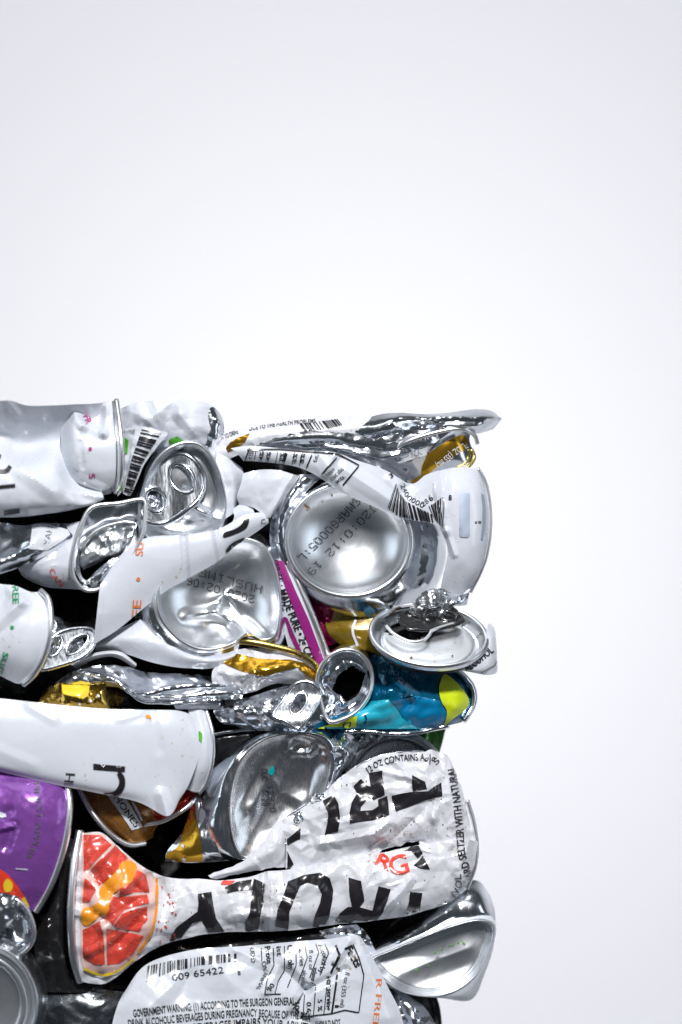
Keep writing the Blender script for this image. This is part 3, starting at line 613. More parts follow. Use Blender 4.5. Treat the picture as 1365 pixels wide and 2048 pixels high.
t.text('lettering', 'FREE', [(278, 1275), (283, 1200)], 17, 'ink_orange', b, 0.015)
t.dots('lettering', [(277, 1158)], 4, 'ink_orange', b)
t.text('lettering', 'SU', [(286, 1112), (288, 1085)], 15, 'ink_orange', b, 0.015)

# the two domed bases
t = can('round domed can base with an inkjet date code, largest bare metal disc of the bale', (700, 1085, 0))
m_ = lambda x, y: np.clip((np.hypot(x - 698, (y - 1080) * 1.06) - 128) / 20, 0, 1) * np.clip((x - 700) / 90, 0.25, 1)
b = t.add('body', loft([ell(742, 1100, 158, 150, 0.2, -150), ell(738, 1098, 160, 152, 0.2, -100), ell(730, 1094, 158, 150, 0.2, -62), ell(720, 1089, 150, 140, 0.2, -26), ell(706, 1083, 138, 126, 0.15, -2), ell(700, 1081, 131, 119, 0.1, 8)], 6, False, amp=6, cell=46, seed=5, mask=m_,
     creases=[(770, 1250, 800, 1150, 8, 26), (845, 1060, 838, 1170, -10, 20), (880, 1070, 870, 1150, 8, 14)]), 'metal')
t.add('crushed_side', pillow([[(590, 950, -12), (618, 948, -4), (650, 950, -14)], [(562, 985, -10), (588, 980, 8), (612, 985, -6)], [(546, 1030, -14), (566, 1030, 10), (586, 1034, -6)], [(540, 1080, -22), (560, 1082, 4), (582, 1090, -10)], [(550, 1130, -34), (572, 1132, -14), (598, 1140, -20)]], 3, 30, 2.0, 46, 9), 'metal', target=False)
bs = t.add('base', loft([ell(700, 1081, 131, 119, 0.1, 8), ell(699, 1080, 127, 115, 0.1, 13), ell(698, 1079, 121, 110, 0.1, 13), ell(697, 1079, 116, 105, 0.1, 6), ell(697, 1079, 113, 103, 0.1, -4), ell(697, 1079, 98, 90, 0.1, -20), ell(697, 1079, 70, 64, 0.1, -38), ell(697, 1079, 40, 37, 0.1, -49), ell(697, 1079, 12, 11, 0.1, -53)], 5, amp=0.6, cell=70, seed=7), 'brushed')
t.dotmatrix('date_code', 'CSMARG0005:L', (722, 984), (-1.72, 1.78), (1.85, 1.55), r=1.25, on=bs)
t.dotmatrix('date_code', 'J20:0:12/19', (745, 1008), (-1.95, 2.0), (1.85, 1.55), r=1.25, on=bs)
t.poly('tape_trace', [(728, 1218), (740, 1212), (752, 1222), (742, 1236), (730, 1230)], 'ink_sky', b)
t.poly('rust_stain', smooth_poly([(772, 1238), (782, 1222), (798, 1214), (806, 1218), (796, 1228), (780, 1240)], 30), 'ink_rust', b)
t.dots('rust_stain', [(612, 1012, 3), (618, 1016, 2.6), (615, 1020, 2), (609, 1008, 1.6), (664, 990, 2), (645, 1003, 1.6), (592, 1008, 1.6), (760, 1165, 1.8), (583, 1014, 1.4)], 3, 'ink_rust', bs)

t = can('dented domed can base with upside down date code under the orange lettered band', (440, 1200, 0))
c = (446, 1188)
RP = [(563, 1200, 4), (561, 1245, 6), (551, 1276, 4), (524, 1281, 0), (497, 1268, -6), (470, 1287, 0), (430, 1300, 6), (388, 1296, 8), (345, 1268, 8), (318, 1225, 8), (318, 1172, 6), (370, 1115, 4), (450, 1075, 2), (520, 1084, 2), (551, 1132, 4)]
R0 = closed_loop(RP, 96)
b = t.add('body', loft([scaled(R0, 1.24, c, -130, (-18, 14)), scaled(R0, 1.26, c, -80, (-16, 14)), scaled(R0, 1.20, c, -40, (-12, 12)), scaled(R0, 1.10, c, -14, (-7, 8)), scaled(R0, 1.03, c, -2, (-2, 2))], 6, False, amp=3, cell=55, seed=15), 'metal')
bs = t.add('base', loft([scaled(R0, 1.03, c, -2, (-2, 2)), scaled(R0, 1.00, c, 5), scaled(R0, 0.965, c, 6), scaled(R0, 0.94, c, 0), scaled(R0, 0.91, c, -8), scaled(R0, 0.78, c, -26), scaled(R0, 0.55, c, -44), scaled(R0, 0.3, c, -54), scaled(R0, 0.1, c, -57)], 5, amp=0.8, cell=60, seed=16,
     creases=[(372, 1232, 430, 1224, 7, 16), (430, 1224, 496, 1262, 9, 18)], dents=[(425, 1258, 60, 26, -12, 0.1), (490, 1262, 30, 20, 12, 0.3)]), 'brushed')
t.dotmatrix('date_code', 'HUSLIME0', (524, 1172), (-2.95, -0.82), (-0.35, 2.3), r=1.2, on=bs)
t.dotmatrix('date_code', '2020:02:06', (509, 1192), (-2.20, -0.62), (-0.35, 2.3), r=1.2, on=bs)
t.add('label_wrap', pillow([
 [(196, 1282, -50), (250, 1252, -34), (300, 1240, -22), (360, 1290, -14), (430, 1312, -12), (480, 1300, -22)], [(192, 1294, -40), (246, 1278, -14), (305, 1288, -6), (365, 1312, 0), (430, 1322, 0), (485, 1308, -14)],
 [(188, 1302, -60), (250, 1308, -34), (308, 1326, -24), (368, 1336, -18), (430, 1336, -18), (490, 1314, -30)]], 3, 40, 1.5, 50, 3), 'white')

# magenta stripe can
t = can('slim white can end with a magenta stripe, slanting between two domed bases', (600, 1225, -15))
b = t.add('body', pillow([
 [(530, 1116, -34), (550, 1118, -18), (570, 1122, -14), (584, 1128, -20)], [(548, 1180, -28), (575, 1182, -8), (598, 1184, -4), (612, 1190, -14)], [(568, 1260, -28), (600, 1262, -8), (626, 1262, -4), (640, 1262, -14)],
 [(590, 1345, -34), (616, 1342, -18), (645, 1338, -14), (664, 1326, -22)]], 3, 50, 0.8, 50, 4), 'white')
t.poly('stripe', [(552, 1120), (567, 1122), (590, 1178), (618, 1240), (650, 1326), (634, 1333), (604, 1256), (574, 1182)], 'ink_magenta', b)
t.poly('stripe', [(569, 1232), (576, 1236), (590, 1270), (604, 1302), (597, 1306), (580, 1270)], 'ink_magenta', b)
t.add('rim', tube([(578, 1122, -14), (602, 1176, -6), (628, 1238, -4), (660, 1322, -12)], 6.5, flat=1.0), 'rim', target=False)
t.text('lettering', 'SERIES • MADE PURE • 2g CARB', [(541, 1122), (558, 1180), (580, 1236), (622, 1335)], 15, 'ink_black', b, 0.02)

t = can('deep crimson can showing between the magenta striped can and the round base', (650, 1220, -60))
t.add('body', pillow([[(585, 1140, -90), (640, 1150, -70), (700, 1170, -70)], [(600, 1200, -80), (650, 1205, -56), (710, 1220, -66)], [(630, 1300, -90), (670, 1290, -76), (720, 1280, -80)]], 4, 60, 5, 50, 6, creases=[(610, 1165, 665, 1255, 10, 12)]), 'crimson')

# lemon can and lid on the right
t = can('yellow lemon print can peeking out below the round base', (720, 1275, -40))
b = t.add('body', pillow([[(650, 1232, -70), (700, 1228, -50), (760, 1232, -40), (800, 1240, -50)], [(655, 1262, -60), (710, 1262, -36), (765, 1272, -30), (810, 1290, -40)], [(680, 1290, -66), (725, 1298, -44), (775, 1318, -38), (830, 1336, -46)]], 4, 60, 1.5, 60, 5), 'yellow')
t.strokes('rind_print', [([(712, 1240), (706, 1262), (716, 1290)], 5)], 'ink_white', b, curve=True); t.poly('label_patch', [(762, 1285), (768, 1312), (800, 1330), (812, 1318)], 'ink_white', b)

t = can('silver can lid with a black tab at the right edge, marked alcohol', (865, 1268, 20))
CX, CY = 858, 1270
def tilt_ring(k, h, R=116, rot=0.10):
    # circle of radius k*R whose axis leans up and towards the camera; h is the offset along that axis
    n_y, n_d = -0.80, 0.60; L = ell(0, 0, k * R, k * R * 0.51, rot); s_ = 0.62
    return np.stack([CX + L[:, 0], CY + L[:, 1] + n_y * h * 0.8, 30 + (L[:, 1]) * 0.95 + n_d * h], 1)
MO = [(762, 1262), (770, 1236), (800, 1212), (880, 1204), (922, 1218), (920, 1244), (866, 1258), (856, 1272), (835, 1280), (800, 1276)]
b = t.add('neck', loft([tilt_ring(0.80, -26), tilt_ring(0.94, -22), tilt_ring(1.01, -15), tilt_ring(1.03, -8)], 4, False), 'metal')
ld = t.add('lid', loft([tilt_ring(1.03, -8), tilt_ring(1.05, -2), tilt_ring(1.03, 4), tilt_ring(0.985, 5), tilt_ring(0.95, 0), tilt_ring(0.89, -20), tilt_ring(0.86, -26), tilt_ring(0.82, -26), tilt_ring(0.79, -19), tilt_ring(0.6, -18), tilt_ring(0.4, -17), tilt_ring(0.15, -17)], 6, cut=[MO], n=None), 'brushed')
t.add('inside', loft([tilt_ring(0.93, -24), tilt_ring(0.9, -34), tilt_ring(0.5, -40)], 3), 'black', target=False)  # added black disc, its colour stands in for the shade inside the can
t.add('mouth_edge', tube([(772, 1250, 18), (790, 1268, 34), (820, 1282, 46), (845, 1280, 44), (858, 1270, 36), (868, 1259, 28), (912, 1246, 14)], 3.5), 'rim', target=False)
BT = smooth_poly([(800, 1232), (850, 1216), (900, 1215), (922, 1232), (926, 1244), (905, 1252), (860, 1260), (815, 1256)], 50); BH = circ(893, 1232, 22, 9, 0.25)
bf = lambda x, y: 34 + (y - 1264) * 0.95 - 4
tb = t.add('tab', plate(BT, [BH], bf, 5), 'black', target=False)[1]
for lp in (BT, BH): P = np.asarray(lp); t.add('tab_edge', tube(np.c_[P, bf(P[:, 0], P[:, 1])], 3.5, True), 'black', tb, target=False)
w = t.add('body', pillow([
 [(880, 1328, 66), (930, 1320, 62), (966, 1290, 48), (976, 1252, 30), (984, 1248, -20)], [(900, 1336, 60), (942, 1330, 60), (974, 1304, 50), (988, 1272, 30), (993, 1262, -16)],
 [(928, 1341, 52), (955, 1340, 56), (980, 1326, 48), (993, 1304, 28), (996, 1294, -12)], [(945, 1345, 36), (962, 1348, 44), (980, 1350, 40), (994, 1346, 24), (998, 1336, -10)]], 3, 50, 0.6, 50, 3), 'white')
t.text('lettering', 'ALCOHOL', [(933, 1344), (955, 1330), (988, 1303)], 15, 'ink_black', w, 0.02)
t.strokes('table_rule', [([(962, 1345), (990, 1330), (992, 1322)], 1.6)], 'ink_black', w)
t.text('embossing', 'DO NOT LITTER', [(868, 1312), (905, 1300), (938, 1278), (950, 1262)], 11, 'rim', ld, 0.0)
t.dots('rust_stain', [(823, 1316, 2.4), (850, 1326, 1.2), (905, 1312, 1.8), (955, 1275, 1.6), (962, 1268, 2), (930, 1240, 1.6), (940, 1246, 1.2), (958, 1271, 1.2), (948, 1280, 1), (870, 1324, 1), (925, 1252, 2)], 3, 'ink_dirt', ld)

t = can('small knot of crumpled foil with black lines between the round base and the lid', (865, 1205, 10), 'foil_knot')
t.root['category'] = 'foil'
b = t.add('foil', pillow([[(838, 1192, -6), (862, 1178, 0), (886, 1178, 0), (904, 1186, -10)], [(824, 1210, 0), (856, 1200, 10), (882, 1198, 10), (904, 1202, -4)], [(820, 1226, 0), (848, 1222, 10), (874, 1222, 12), (898, 1220, -4)], [(832, 1236, -12), (852, 1243, -2), (872, 1245, 0), (890, 1236, -10)]], 2.2, 14, 3.4, 20, 9, rough_edge=2), 'dull')
t.strokes('printed_line', [([(832 + i * 1.5, 1206 + i * 3.6), (850, 1203 + i * 4), (868, 1209 + i * 4), (884 - i * 1.2, 1204 + i * 4)], 1.3) for i in range(9)], 'ink_black', b, curve=True)
b = t.add('foil_tail', pillow([[(895, 1196, -20), (920, 1192, -10), (940, 1184, -20)], [(895, 1206, -8), (920, 1204, 0), (938, 1196, -10)], [(898, 1214, -20), (922, 1212, -14), (936, 1210, -20)]], 2.5, 12, 3, 20, 9), 'foil')

# teal can
t = can('blue and teal can with lime patches, crushed at the right edge', (820, 1395, 0))
b = t.add('body', pillow([
 [(738, 1312, -60), (770, 1308, -36), (815, 1322, -20), (880, 1336, -16), (922, 1346, -26), (938, 1366, -46)],
 [(742, 1360, -40), (775, 1352, -16), (815, 1356, 0), (872, 1366, 10), (918, 1380, 6), (944, 1388, -32)],
 [(735, 1404, -28), (760, 1398, -4), (800, 1384, 26), (850, 1396, 26), (908, 1408, 18), (944, 1410, -26)],
 [(650, 1436, -10), (705, 1428, 8), (770, 1420, 26), (840, 1426, 30), (898, 1434, 18), (934, 1432, -20)],
 [(622, 1455, -16), (700, 1456, -8), (770, 1461, -4), (840, 1461, 4), (893, 1452, -2), (924, 1446, -24)]],
 2.8, 50, 5.0, 60, 27, creases=[(790, 1362, 830, 1394, 12, 14), (778, 1380, 796, 1362, 10, 12), (830, 1394, 798, 1430, -9, 18), (830, 1394, 880, 1405, 9, 16), (745, 1408, 800, 1396, 10, 14), (720, 1440, 790, 1428, 6, 14), (882, 1400, 915, 1412, 6, 12), (770, 1340, 790, 1380, -8, 16)]), 'teal')
t.poly('cyan_print', [(736, 1404), (778, 1400), (792, 1415), (806, 1436), (840, 1457), (836, 1463), (640, 1458), (686, 1436)], 'ink_cyan', b)
t.poly('blue_print', [(782, 1402), (832, 1392), (880, 1402), (896, 1428), (886, 1453), (842, 1459), (808, 1436), (794, 1416)], 'ink_blue', b)
t.poly('lime_print', smooth_poly([(888, 1350), (908, 1362), (928, 1384), (937, 1404), (928, 1420), (906, 1436), (888, 1450), (894, 1424), (882, 1402), (878, 1376)], 50), 'ink_lime', b, lift=0.0005)
t.poly('lime_print', [(636, 1456), (664, 1446), (700, 1436), (716, 1432), (714, 1452), (680, 1459)], 'ink_lime', b, lift=0.0005)
t.text('lettering', 'NET WT. 12 FL OZ', [(838, 1352), (805, 1332), (765, 1322)], 9, 'ink_sky', b)
t.text('lettering', 'ORG', [(800, 1344), (768, 1334)], 10, 'ink_sky', b)
t.strokes('lettering', [([(700, 1452), (702, 1442)], 3), ([(686, 1454), (688, 1446)], 3), ([(688, 1446), (702, 1442)], 2), ([(730, 1430), (734, 1440), (728, 1446)], 3)], 'ink_navy', b, lift=0.0006)
t.add('can_end', tube([(880, 1334, -14), (915, 1342, -16), (940, 1366, -24), (950, 1390, -26), (946, 1416, -24), (928, 1444, -20)], 7, flat=1.5, amp=1.5, seed=4), 'metal', target=False)
t.add('crimped_edge', tube([(690, 1462, -14), (740, 1463, -6), (790, 1468, -2), (840, 1464, 0), (900, 1452, -8)], 5, amp=2, seed=8), 'metal', target=False)

# folded silver lid with tab
t = can('silver lid rolled into a loop with a small ring tab, beside the teal can', (600, 1390, 0))
RP = [(745, 1355, 10), (740, 1388, 12), (718, 1420, 12), (688, 1438, 10), (662, 1444, 4), (648, 1425, 0), (640, 1395, 0), (634, 1362, 4), (648, 1324, 10), (680, 1301, 14), (712, 1302, 14), (735, 1323, 12)]
R0 = closed_loop(RP, 84); c = (692, 1372)
t.add('neck', loft([scaled(R0, 1.06, c, -70, (4, -4)), scaled(R0, 1.08, c, -30, (3, -3)), scaled(R0, 1.04, c, -6, (1, -1)), R0], 4, False, amp=2, cell=40, seed=5), 'metal')
t.add('rim', tube(RP, 4.5, True, flat=1.2), 'rim', target=False)
t.add('lid', loft([R0, scaled(R0, 0.93, c, -8), scaled(R0, 0.80, c, -22), scaled(R0, 0.62, c, -22, (4, 0)), scaled(R0, 0.46, c, -10, (8, 2)), scaled(R0, 0.36, c, -20, (12, 2)), scaled(R0, 0.34, c, -60, (12, 2)), scaled(R0, 0.10, c, -64, (12, 2))], 5, True, amp=3.5, cell=44, seed=9, cut=[[(664, 1382), (678, 1348), (704, 1332), (732, 1348), (722, 1380), (694, 1402)]]), 'metal', target=False)
b = t.add('body', pillow([
 [(432, 1402, -40), (480, 1400, -20), (540, 1384, -8), (590, 1368, -4), (640, 1372, -6), (668, 1392, -10)], [(428, 1425, -30), (480, 1420, 4), (540, 1408, 8), (590, 1405, 2), (640, 1410, 4), (672, 1420, -4)],
 [(440, 1446, -26), (500, 1444, 0), (550, 1440, 4), (600, 1440, 4), (640, 1438, 4), (668, 1440, -6)], [(460, 1454, -40), (510, 1460, -20), (565, 1462, -16), (610, 1462, -14), (640, 1456, -16), (664, 1450, -20)]], 3, 24, 7.0, 60, 22, an=0.6), 'foil')
TO = smooth_poly([(598, 1454), (572, 1440), (548, 1428), (566, 1402), (584, 1374), (608, 1362), (632, 1370), (641, 1388), (634, 1408), (616, 1434)], 60); H = circ(598, 1406, 14, 23, 0.55)
df = lambda x, y: 28 + 0.10 * (x - 600) + 0.34 * (y - 1400) + 3 * np.sin(y * 0.08)
tb = t.add('tab', plate(TO, [H], df, 6, 4), 'metal', target=False)[1]
for lp, rr in ((TO, 4), (H, 3.5)): P = np.asarray(lp); t.add('tab_edge', tube(np.c_[P, df(P[:, 0], P[:, 1]) - 1], rr, True), 'metal', tb, target=False)

# gold print crumple with brass rim
t = can('white and gold can crushed flat with a brass coloured rim under the dented base', (540, 1330, -5))
b = t.add('body', pillow([
 [(425, 1318, -34), (480, 1298, -20), (545, 1300, -8), (600, 1312, -6), (645, 1342, -22)], [(432, 1328, -20), (490, 1318, -4), (550, 1322, 8), (602, 1330, 6), (640, 1352, -14)],
 [(426, 1342, -8), (482, 1344, 16), (532, 1350, 18), (585, 1340, 12), (640, 1360, -14)], [(425, 1358, -10), (470, 1366, 6), (512, 1368, 6), (565, 1356, 2), (634, 1368, -20)], [(428, 1376, -26), (465, 1390, -14), (505, 1384, -14), (560, 1368, -14), (625, 1376, -34)]],
 2.8, 26, 4.0, 50, 18, an=0.6, creases=[(490, 1348, 590, 1326, 7, 10), (445, 1352, 470, 1385, -9, 12)]), 'white2')
t.poly('gold_print', [(436, 1318), (475, 1308), (520, 1318), (580, 1320), (608, 1326), (640, 1350), (634, 1364), (612, 1350), (595, 1334), (530, 1352), (486, 1344), (456, 1332)], 'ink_gold', b)
t.add('rim', tube([(480, 1282, -6), (505, 1284, 2), (545, 1292, 6), (590, 1304, 8), (622, 1322, 4), (645, 1348, -6)], 6.5, flat=0.7), 'brass', target=False)

# green lettered white can
t = can('white can end with green lettering at the left edge', (40, 1265, 20))
b = t.add('body', pillow([
 [(-130, 1150, -24), (-40, 1160, -10), (0, 1168, -4), (30, 1172, 0), (60, 1184, 2), (84, 1184, 2)], [(-130, 1200, 0), (-40, 1206, 6), (0, 1212, 8), (32, 1206, 28), (65, 1215, 30), (98, 1218, 28)],
 [(-130, 1260, 16), (-40, 1260, 24), (0, 1260, 32), (35, 1260, 43), (65, 1264, 45), (99, 1264, 40)], [(-130, 1310, 10), (-40, 1310, 22), (0, 1310, 30), (30, 1312, 37), (60, 1320, 36), (86, 1315, 30)],
 [(-130, 1360, -30), (-40, 1354, -14), (-5, 1352, -6), (15, 1360, 0), (34, 1368, 2), (52, 1366, 2)]], 3.5, 80, 1.4, 60, 8, creases=[(-20, 1258, 46, 1204, 12, 20), (46, 1204, 20, 1180, 5, 14)]), 'white')
t.add('rim', tube([(80, 1182, 4), (97, 1200, 24), (103, 1235, 38), (100, 1275, 42), (86, 1320, 34), (66, 1352, 16), (46, 1370, 4)], 6, flat=1.1), 'rim', target=False)
t.text('lettering', 'REE', [(25, 1173), (27, 1208)], 12, 'ink_green', b, 0.02); t.dots('lettering', [(25, 1255)], 4, 'ink_green', b); t.text('lettering', 'SUG', [(8, 1303), (-6, 1345)], 11, 'ink_green', b, 0.02)
lp_ = t.add('lid', pillow([[(98, 1230, -20), (120, 1240, -30), (155, 1258, -44)], [(100, 1262, -6), (125, 1266, -12), (160, 1272, -30)], [(96, 1300, -6), (125, 1300, -10), (165, 1298, -30)], [(82, 1335, -14), (110, 1330, -20), (150, 1316, -40)]], 3, 12, 5, 34, 12), 'metal', target=False)
TO = smooth_poly([(80, 1338), (88, 1306), (98, 1284), (118, 1266), (150, 1259), (178, 1260), (188, 1272), (184, 1292), (164, 1314), (130, 1328)], 60)
H1 = circ(108, 1294, 12, 22, 0.5); H2 = smooth_poly([(132, 1310), (136, 1286), (160, 1272), (174, 1274), (168, 1292), (150, 1308)], 30)
df = lambda x, y: 6 - 0.12 * (x - 100) + 0.28 * (y - 1300)
tb = t.add('tab', plate(TO, [H1, H2], df, 6, 4), 'metal', target=False)[1]
for lp, rr in ((TO, 5), (H1, 4), (H2, 4)): P = np.asarray(lp); t.add('tab_edge', tube(np.c_[P, df(P[:, 0], P[:, 1]) - 1], rr, True), 'metal', tb, target=False)

# wavy torn sheet with gold lump
t = can('torn silver can sheet with a wavy edge above the broad n can', (300, 1375, -5))
b = t.add('body', pillow([
 [(90, 1390, -50), (135, 1348, -26), (180, 1336, -14), (232, 1330, -18), (300, 1346, -40), (400, 1352, -44), (470, 1362, -40)], [(105, 1390, -36), (152, 1354, -4), (202, 1346, 8), (258, 1362, 0), (330, 1376, -8), (420, 1368, -8), (482, 1372, -18)],
 [(140, 1384, -30), (182, 1364, 10), (232, 1362, 24), (282, 1388, 20), (350, 1394, 12), (440, 1384, 8), (486, 1386, -12)], [(165, 1392, -40), (202, 1374, -8), (240, 1376, 2), (286, 1404, 2), (350, 1406, -4), (440, 1400, -8), (486, 1398, -24)]], 3, 10, 4.0, 56, 16, an=0.7, rough_edge=2), 'foil')
t.add('torn_edge', tube([(172, 1346, 10), (205, 1350, 22), (235, 1360, 28), (262, 1384, 26), (290, 1402, 18), (345, 1406, 8), (400, 1402, 4), (440, 1400, 0)], 3, amp=3, seed=4), 'metal', target=False)
t.add('torn_edge', tube([(255, 1370, 10), (290, 1388, 14), (335, 1378, 14), (400, 1372, 10), (452, 1372, 4)], 6, amp=4, seed=6, flat=0.7, taper=True), 'foil', target=False)
t.add('torn_edge', pillow([[(140, 1328, -40), (175, 1310, -30), (215, 1302, -26), (245, 1306, -30), (272, 1328, -40)], [(146, 1332, -34), (178, 1315, -20), (216, 1307, -16), (244, 1312, -20), (272, 1332, -34)], [(152, 1338, -44), (182, 1322, -34), (216, 1314, -30), (240, 1320, -34), (268, 1338, -44)]], 2.6, 6, 1.4, 40, 6), 'white2', target=False)
w = t.add('label_strip', pillow([[(350, 1404, -20), (400, 1402, -20), (440, 1404, -24)], [(348, 1412, -10), (400, 1410, -8), (440, 1411, -14)], [(352, 1420, -20), (400, 1420, -20), (436, 1420, -24)]], 3, 12, 1, 30, 4), 'white')

t = can('gold can folded over at the left, resting on the white band with the large n', (160, 1395, 0))
b = t.add('body', pillow([
 [(84, 1384, -24), (118, 1366, -16), (178, 1368, -12), (214, 1350, -26), (242, 1378, -46)], [(80, 1398, -4), (124, 1388, 8), (176, 1384, 14), (208, 1380, 6), (244, 1398, -34)], [(78, 1414, -4), (130, 1412, 8), (182, 1414, 12), (214, 1416, 4), (238, 1420, -34)], [(80, 1426, -20), (130, 1428, -10), (182, 1430, -8), (214, 1430, -14), (236, 1430, -40)]], 3, 24, 3.0, 40, 11, creases=[(126, 1368, 122, 1412, 5, 8), (178, 1392, 212, 1352, -10, 14)]), 'gold')
t.poly('pale_print', [(124, 1370), (180, 1372), (176, 1392), (166, 1398), (125, 1388)], 'ink_yellow', b); t.dots('star_print', [(182, 1402, 3), (197, 1392, 3), (160, 1408, 2.5)], 3, 'ink_white', b)

# big white can with n
t = can('broad smooth white can across the left with a large black n and small H', (190, 1510, 40))
b = t.add('body', pillow([
 [(-130, 1388, -20), (-60, 1392, -6), (0, 1397, 6), (100, 1408, 18), (200, 1418, 24), (300, 1421, 24), (352, 1423, 20), (382, 1432, 4)],
 [(-130, 1430, 14), (-60, 1434, 28), (0, 1440, 38), (100, 1450, 48), (200, 1456, 52), (300, 1458, 52), (360, 1464, 44), (396, 1482, 10)],
 [(-130, 1480, 20), (-60, 1484, 34), (0, 1490, 46), (100, 1500, 56), (200, 1512, 60), (295, 1520, 60), (352, 1525, 52), (395, 1522, 14)],
 [(-130, 1512, 6), (-60, 1518, 22), (0, 1527, 34), (100, 1547, 46), (195, 1566, 52), (280, 1580, 54), (338, 1586, 48), (376, 1572, 14)],
 [(-130, 1526, -30), (-60, 1532, -14), (0, 1543, -4), (100, 1568, 8), (185, 1585, 18), (275, 1606, 26), (334, 1634, 32), (360, 1600, 4)]],
 4, 80, 1.4, 95, 33, flat=0.38, creases=[(334, 1634, 322, 1590, 8, 18), (60, 1412, 110, 1440, 2.5, 14), (300, 1425, 318, 1500, -2.5, 16), (0, 1500, 70, 1530, 2, 18), (240, 1440, 280, 1428, 2, 10)], dents=[(330, 1560, 40, 60, -4, 0.2)]), 'white')
t.poly('lettering', [(187, 1527), (251, 1533), (250, 1544), (187, 1539)], 'ink_black', b)
t.poly('lettering', smooth_poly([(240, 1543), (249, 1553), (251, 1570), (243, 1585), (228, 1592), (205, 1590), (188, 1585), (205, 1585), (225, 1583), (235, 1575), (239, 1562), (235, 1548)], 60), 'ink_black', b)
t.strokes('lettering', [([(132, 1547), (151, 1549)], 3.2), ([(129, 1561), (148, 1563)], 3.2), ([(141, 1548), (138, 1562)], 2.6)], 'ink_black', b)
t.poly('rust_stain', [(291, 1431), (298, 1429), (303, 1436), (302, 1442), (299, 1436), (294, 1437)], 'ink_amber', b)
e = t.add('neck', pillow([[(372, 1424, -26), (395, 1422, -22), (415, 1430, -30)], [(388, 1480, 0), (408, 1480, 6), (424, 1480, -12)], [(384, 1540, 0), (406, 1540, 6), (422, 1540, -12)], [(366, 1584, -20), (386, 1592, -20), (402, 1592, -30)]], 3, 50, 0.8, 40, 4), 'white')
t.poly('leaf_print', [(398, 1462), (406, 1466), (404, 1486), (399, 1480)], 'ink_leaf', e)
t.add('rim', tube([(410, 1426, -24), (423, 1470, -6), (424, 1520, -6), (412, 1570, -16), (396, 1594, -26)], 3.5, flat=1.6), 'rim', target=False)

# silver base with gold, centre
t = can('dull silver can base turned up in the centre with a gold starred corner', (530, 1590, 0))
RP = [(460, 1628, 0), (464, 1570, 0), (482, 1520, 0), (520, 1484, 0), (570, 1469, 0), (622, 1472, 0), (652, 1490, 0), (662, 1530, 0), (650, 1582, 0), (620, 1638, 0), (580, 1682, 0), (532, 1710, 0), (490, 1714, 0), (468, 1685, 0)]
R0 = closed_loop(RP, 96); c = (560, 1590)
OP = closed_loop([(392, 1640, -40), (408, 1572, -40), (440, 1520, -40), (490, 1480, -36), (556, 1460, -30), (640, 1460, -30), (680, 1474, -34), (690, 1520, -40), (672, 1590, -40), (640, 1650, -40), (590, 1700, -40), (530, 1722, -36), (460, 1724, -36), (410, 1700, -36)], 96)
t.add('body', loft([scaled(OP, 0.97, c, -110), scaled(OP, 1.0, c, -40), OP, (OP * 0.45 + R0 * 0.55) + [0, 0, 14], scaled(R0, 1.02, c, 2)], 6, False, amp=2.5, cell=60, seed=14), 'metal')
bs = t.add('base', loft([scaled(R0, 1.02, c, 2), scaled(R0, 0.99, c, 2), scaled(R0, 0.95, c, -2), scaled(R0, 0.86, c, -10), scaled(R0, 0.65, c, -24), scaled(R0, 0.4, c, -31), scaled(R0, 0.15, c, -33)], 5, amp=2.3, cell=84, seed=19,
     creases=[(572, 1500, 585, 1478, 6, 10), (585, 1508, 620, 1508, 6, 10), (620, 1508, 640, 1490, 6, 9), (490, 1640, 560, 1520, 5, 26), (630, 1500, 648, 1515, 5, 8)], dents=[(600, 1495, 26, 14, -8, 0.2), (640, 1505, 12, 14, -6, 0)]), 'dull')
t.dotmatrix('date_code', 'DUC  SC35', (524, 1538), (0.05, 1.35), (1.7, 0.0), r=0.95, on=bs); t.dotmatrix('date_code', '12320', (536, 1572), (0.18, 1.75), (1.7, -0.1), r=0.95, on=bs)
t.poly('ink_spot', smooth_poly([(537, 1545), (545, 1532), (549, 1540), (545, 1550)], 20), 'ink_teal', bs)
g = t.add('label_wrap', pillow([
 [(398, 1568, -60), (425, 1545, -44), (452, 1560, -28)], [(380, 1622, -50), (415, 1612, -22), (456, 1620, -14)], [(362, 1668, -44), (400, 1668, -16), (458, 1676, -10)], [(334, 1704, -44), (388, 1704, -12), (466, 1704, -10)], [(330, 1724, -52), (390, 1727, -30), (480, 1722, -30)]], 3, 40, 2.0, 40, 14), 'metal')
t.poly('gold_print', smooth_poly([(380, 1618), (392, 1640), (400, 1672), (404, 1700), (403, 1726), (368, 1727), (334, 1722), (334, 1708), (356, 1694), (368, 1664)], 50), 'ink_gold', g)
def star(cx, cy, r): return [(cx + (r if k % 2 == 0 else r * 0.42) * math.sin(k * math.pi / 5), cy - (r if k % 2 == 0 else r * 0.42) * math.cos(k * math.pi / 5)) for k in range(10)]
t.poly('star_print', star(367, 1692, 5), 'ink_white', g, lift=0.0006); t.poly('star_print', star(369, 1717, 5), 'ink_white', g, lift=0.0006)
t.add('crushed_side', pillow([[(652, 1462, -34), (685, 1460, -24), (712, 1480, -34)], [(656, 1495, -8), (690, 1490, -2), (716, 1500, -28)], [(664, 1535, -10), (690, 1525, -6), (704, 1525, -30)], [(652, 1588, -30), (662, 1575, -24), (675, 1560, -36)]], 3, 30, 6, 34, 6), 'metal')

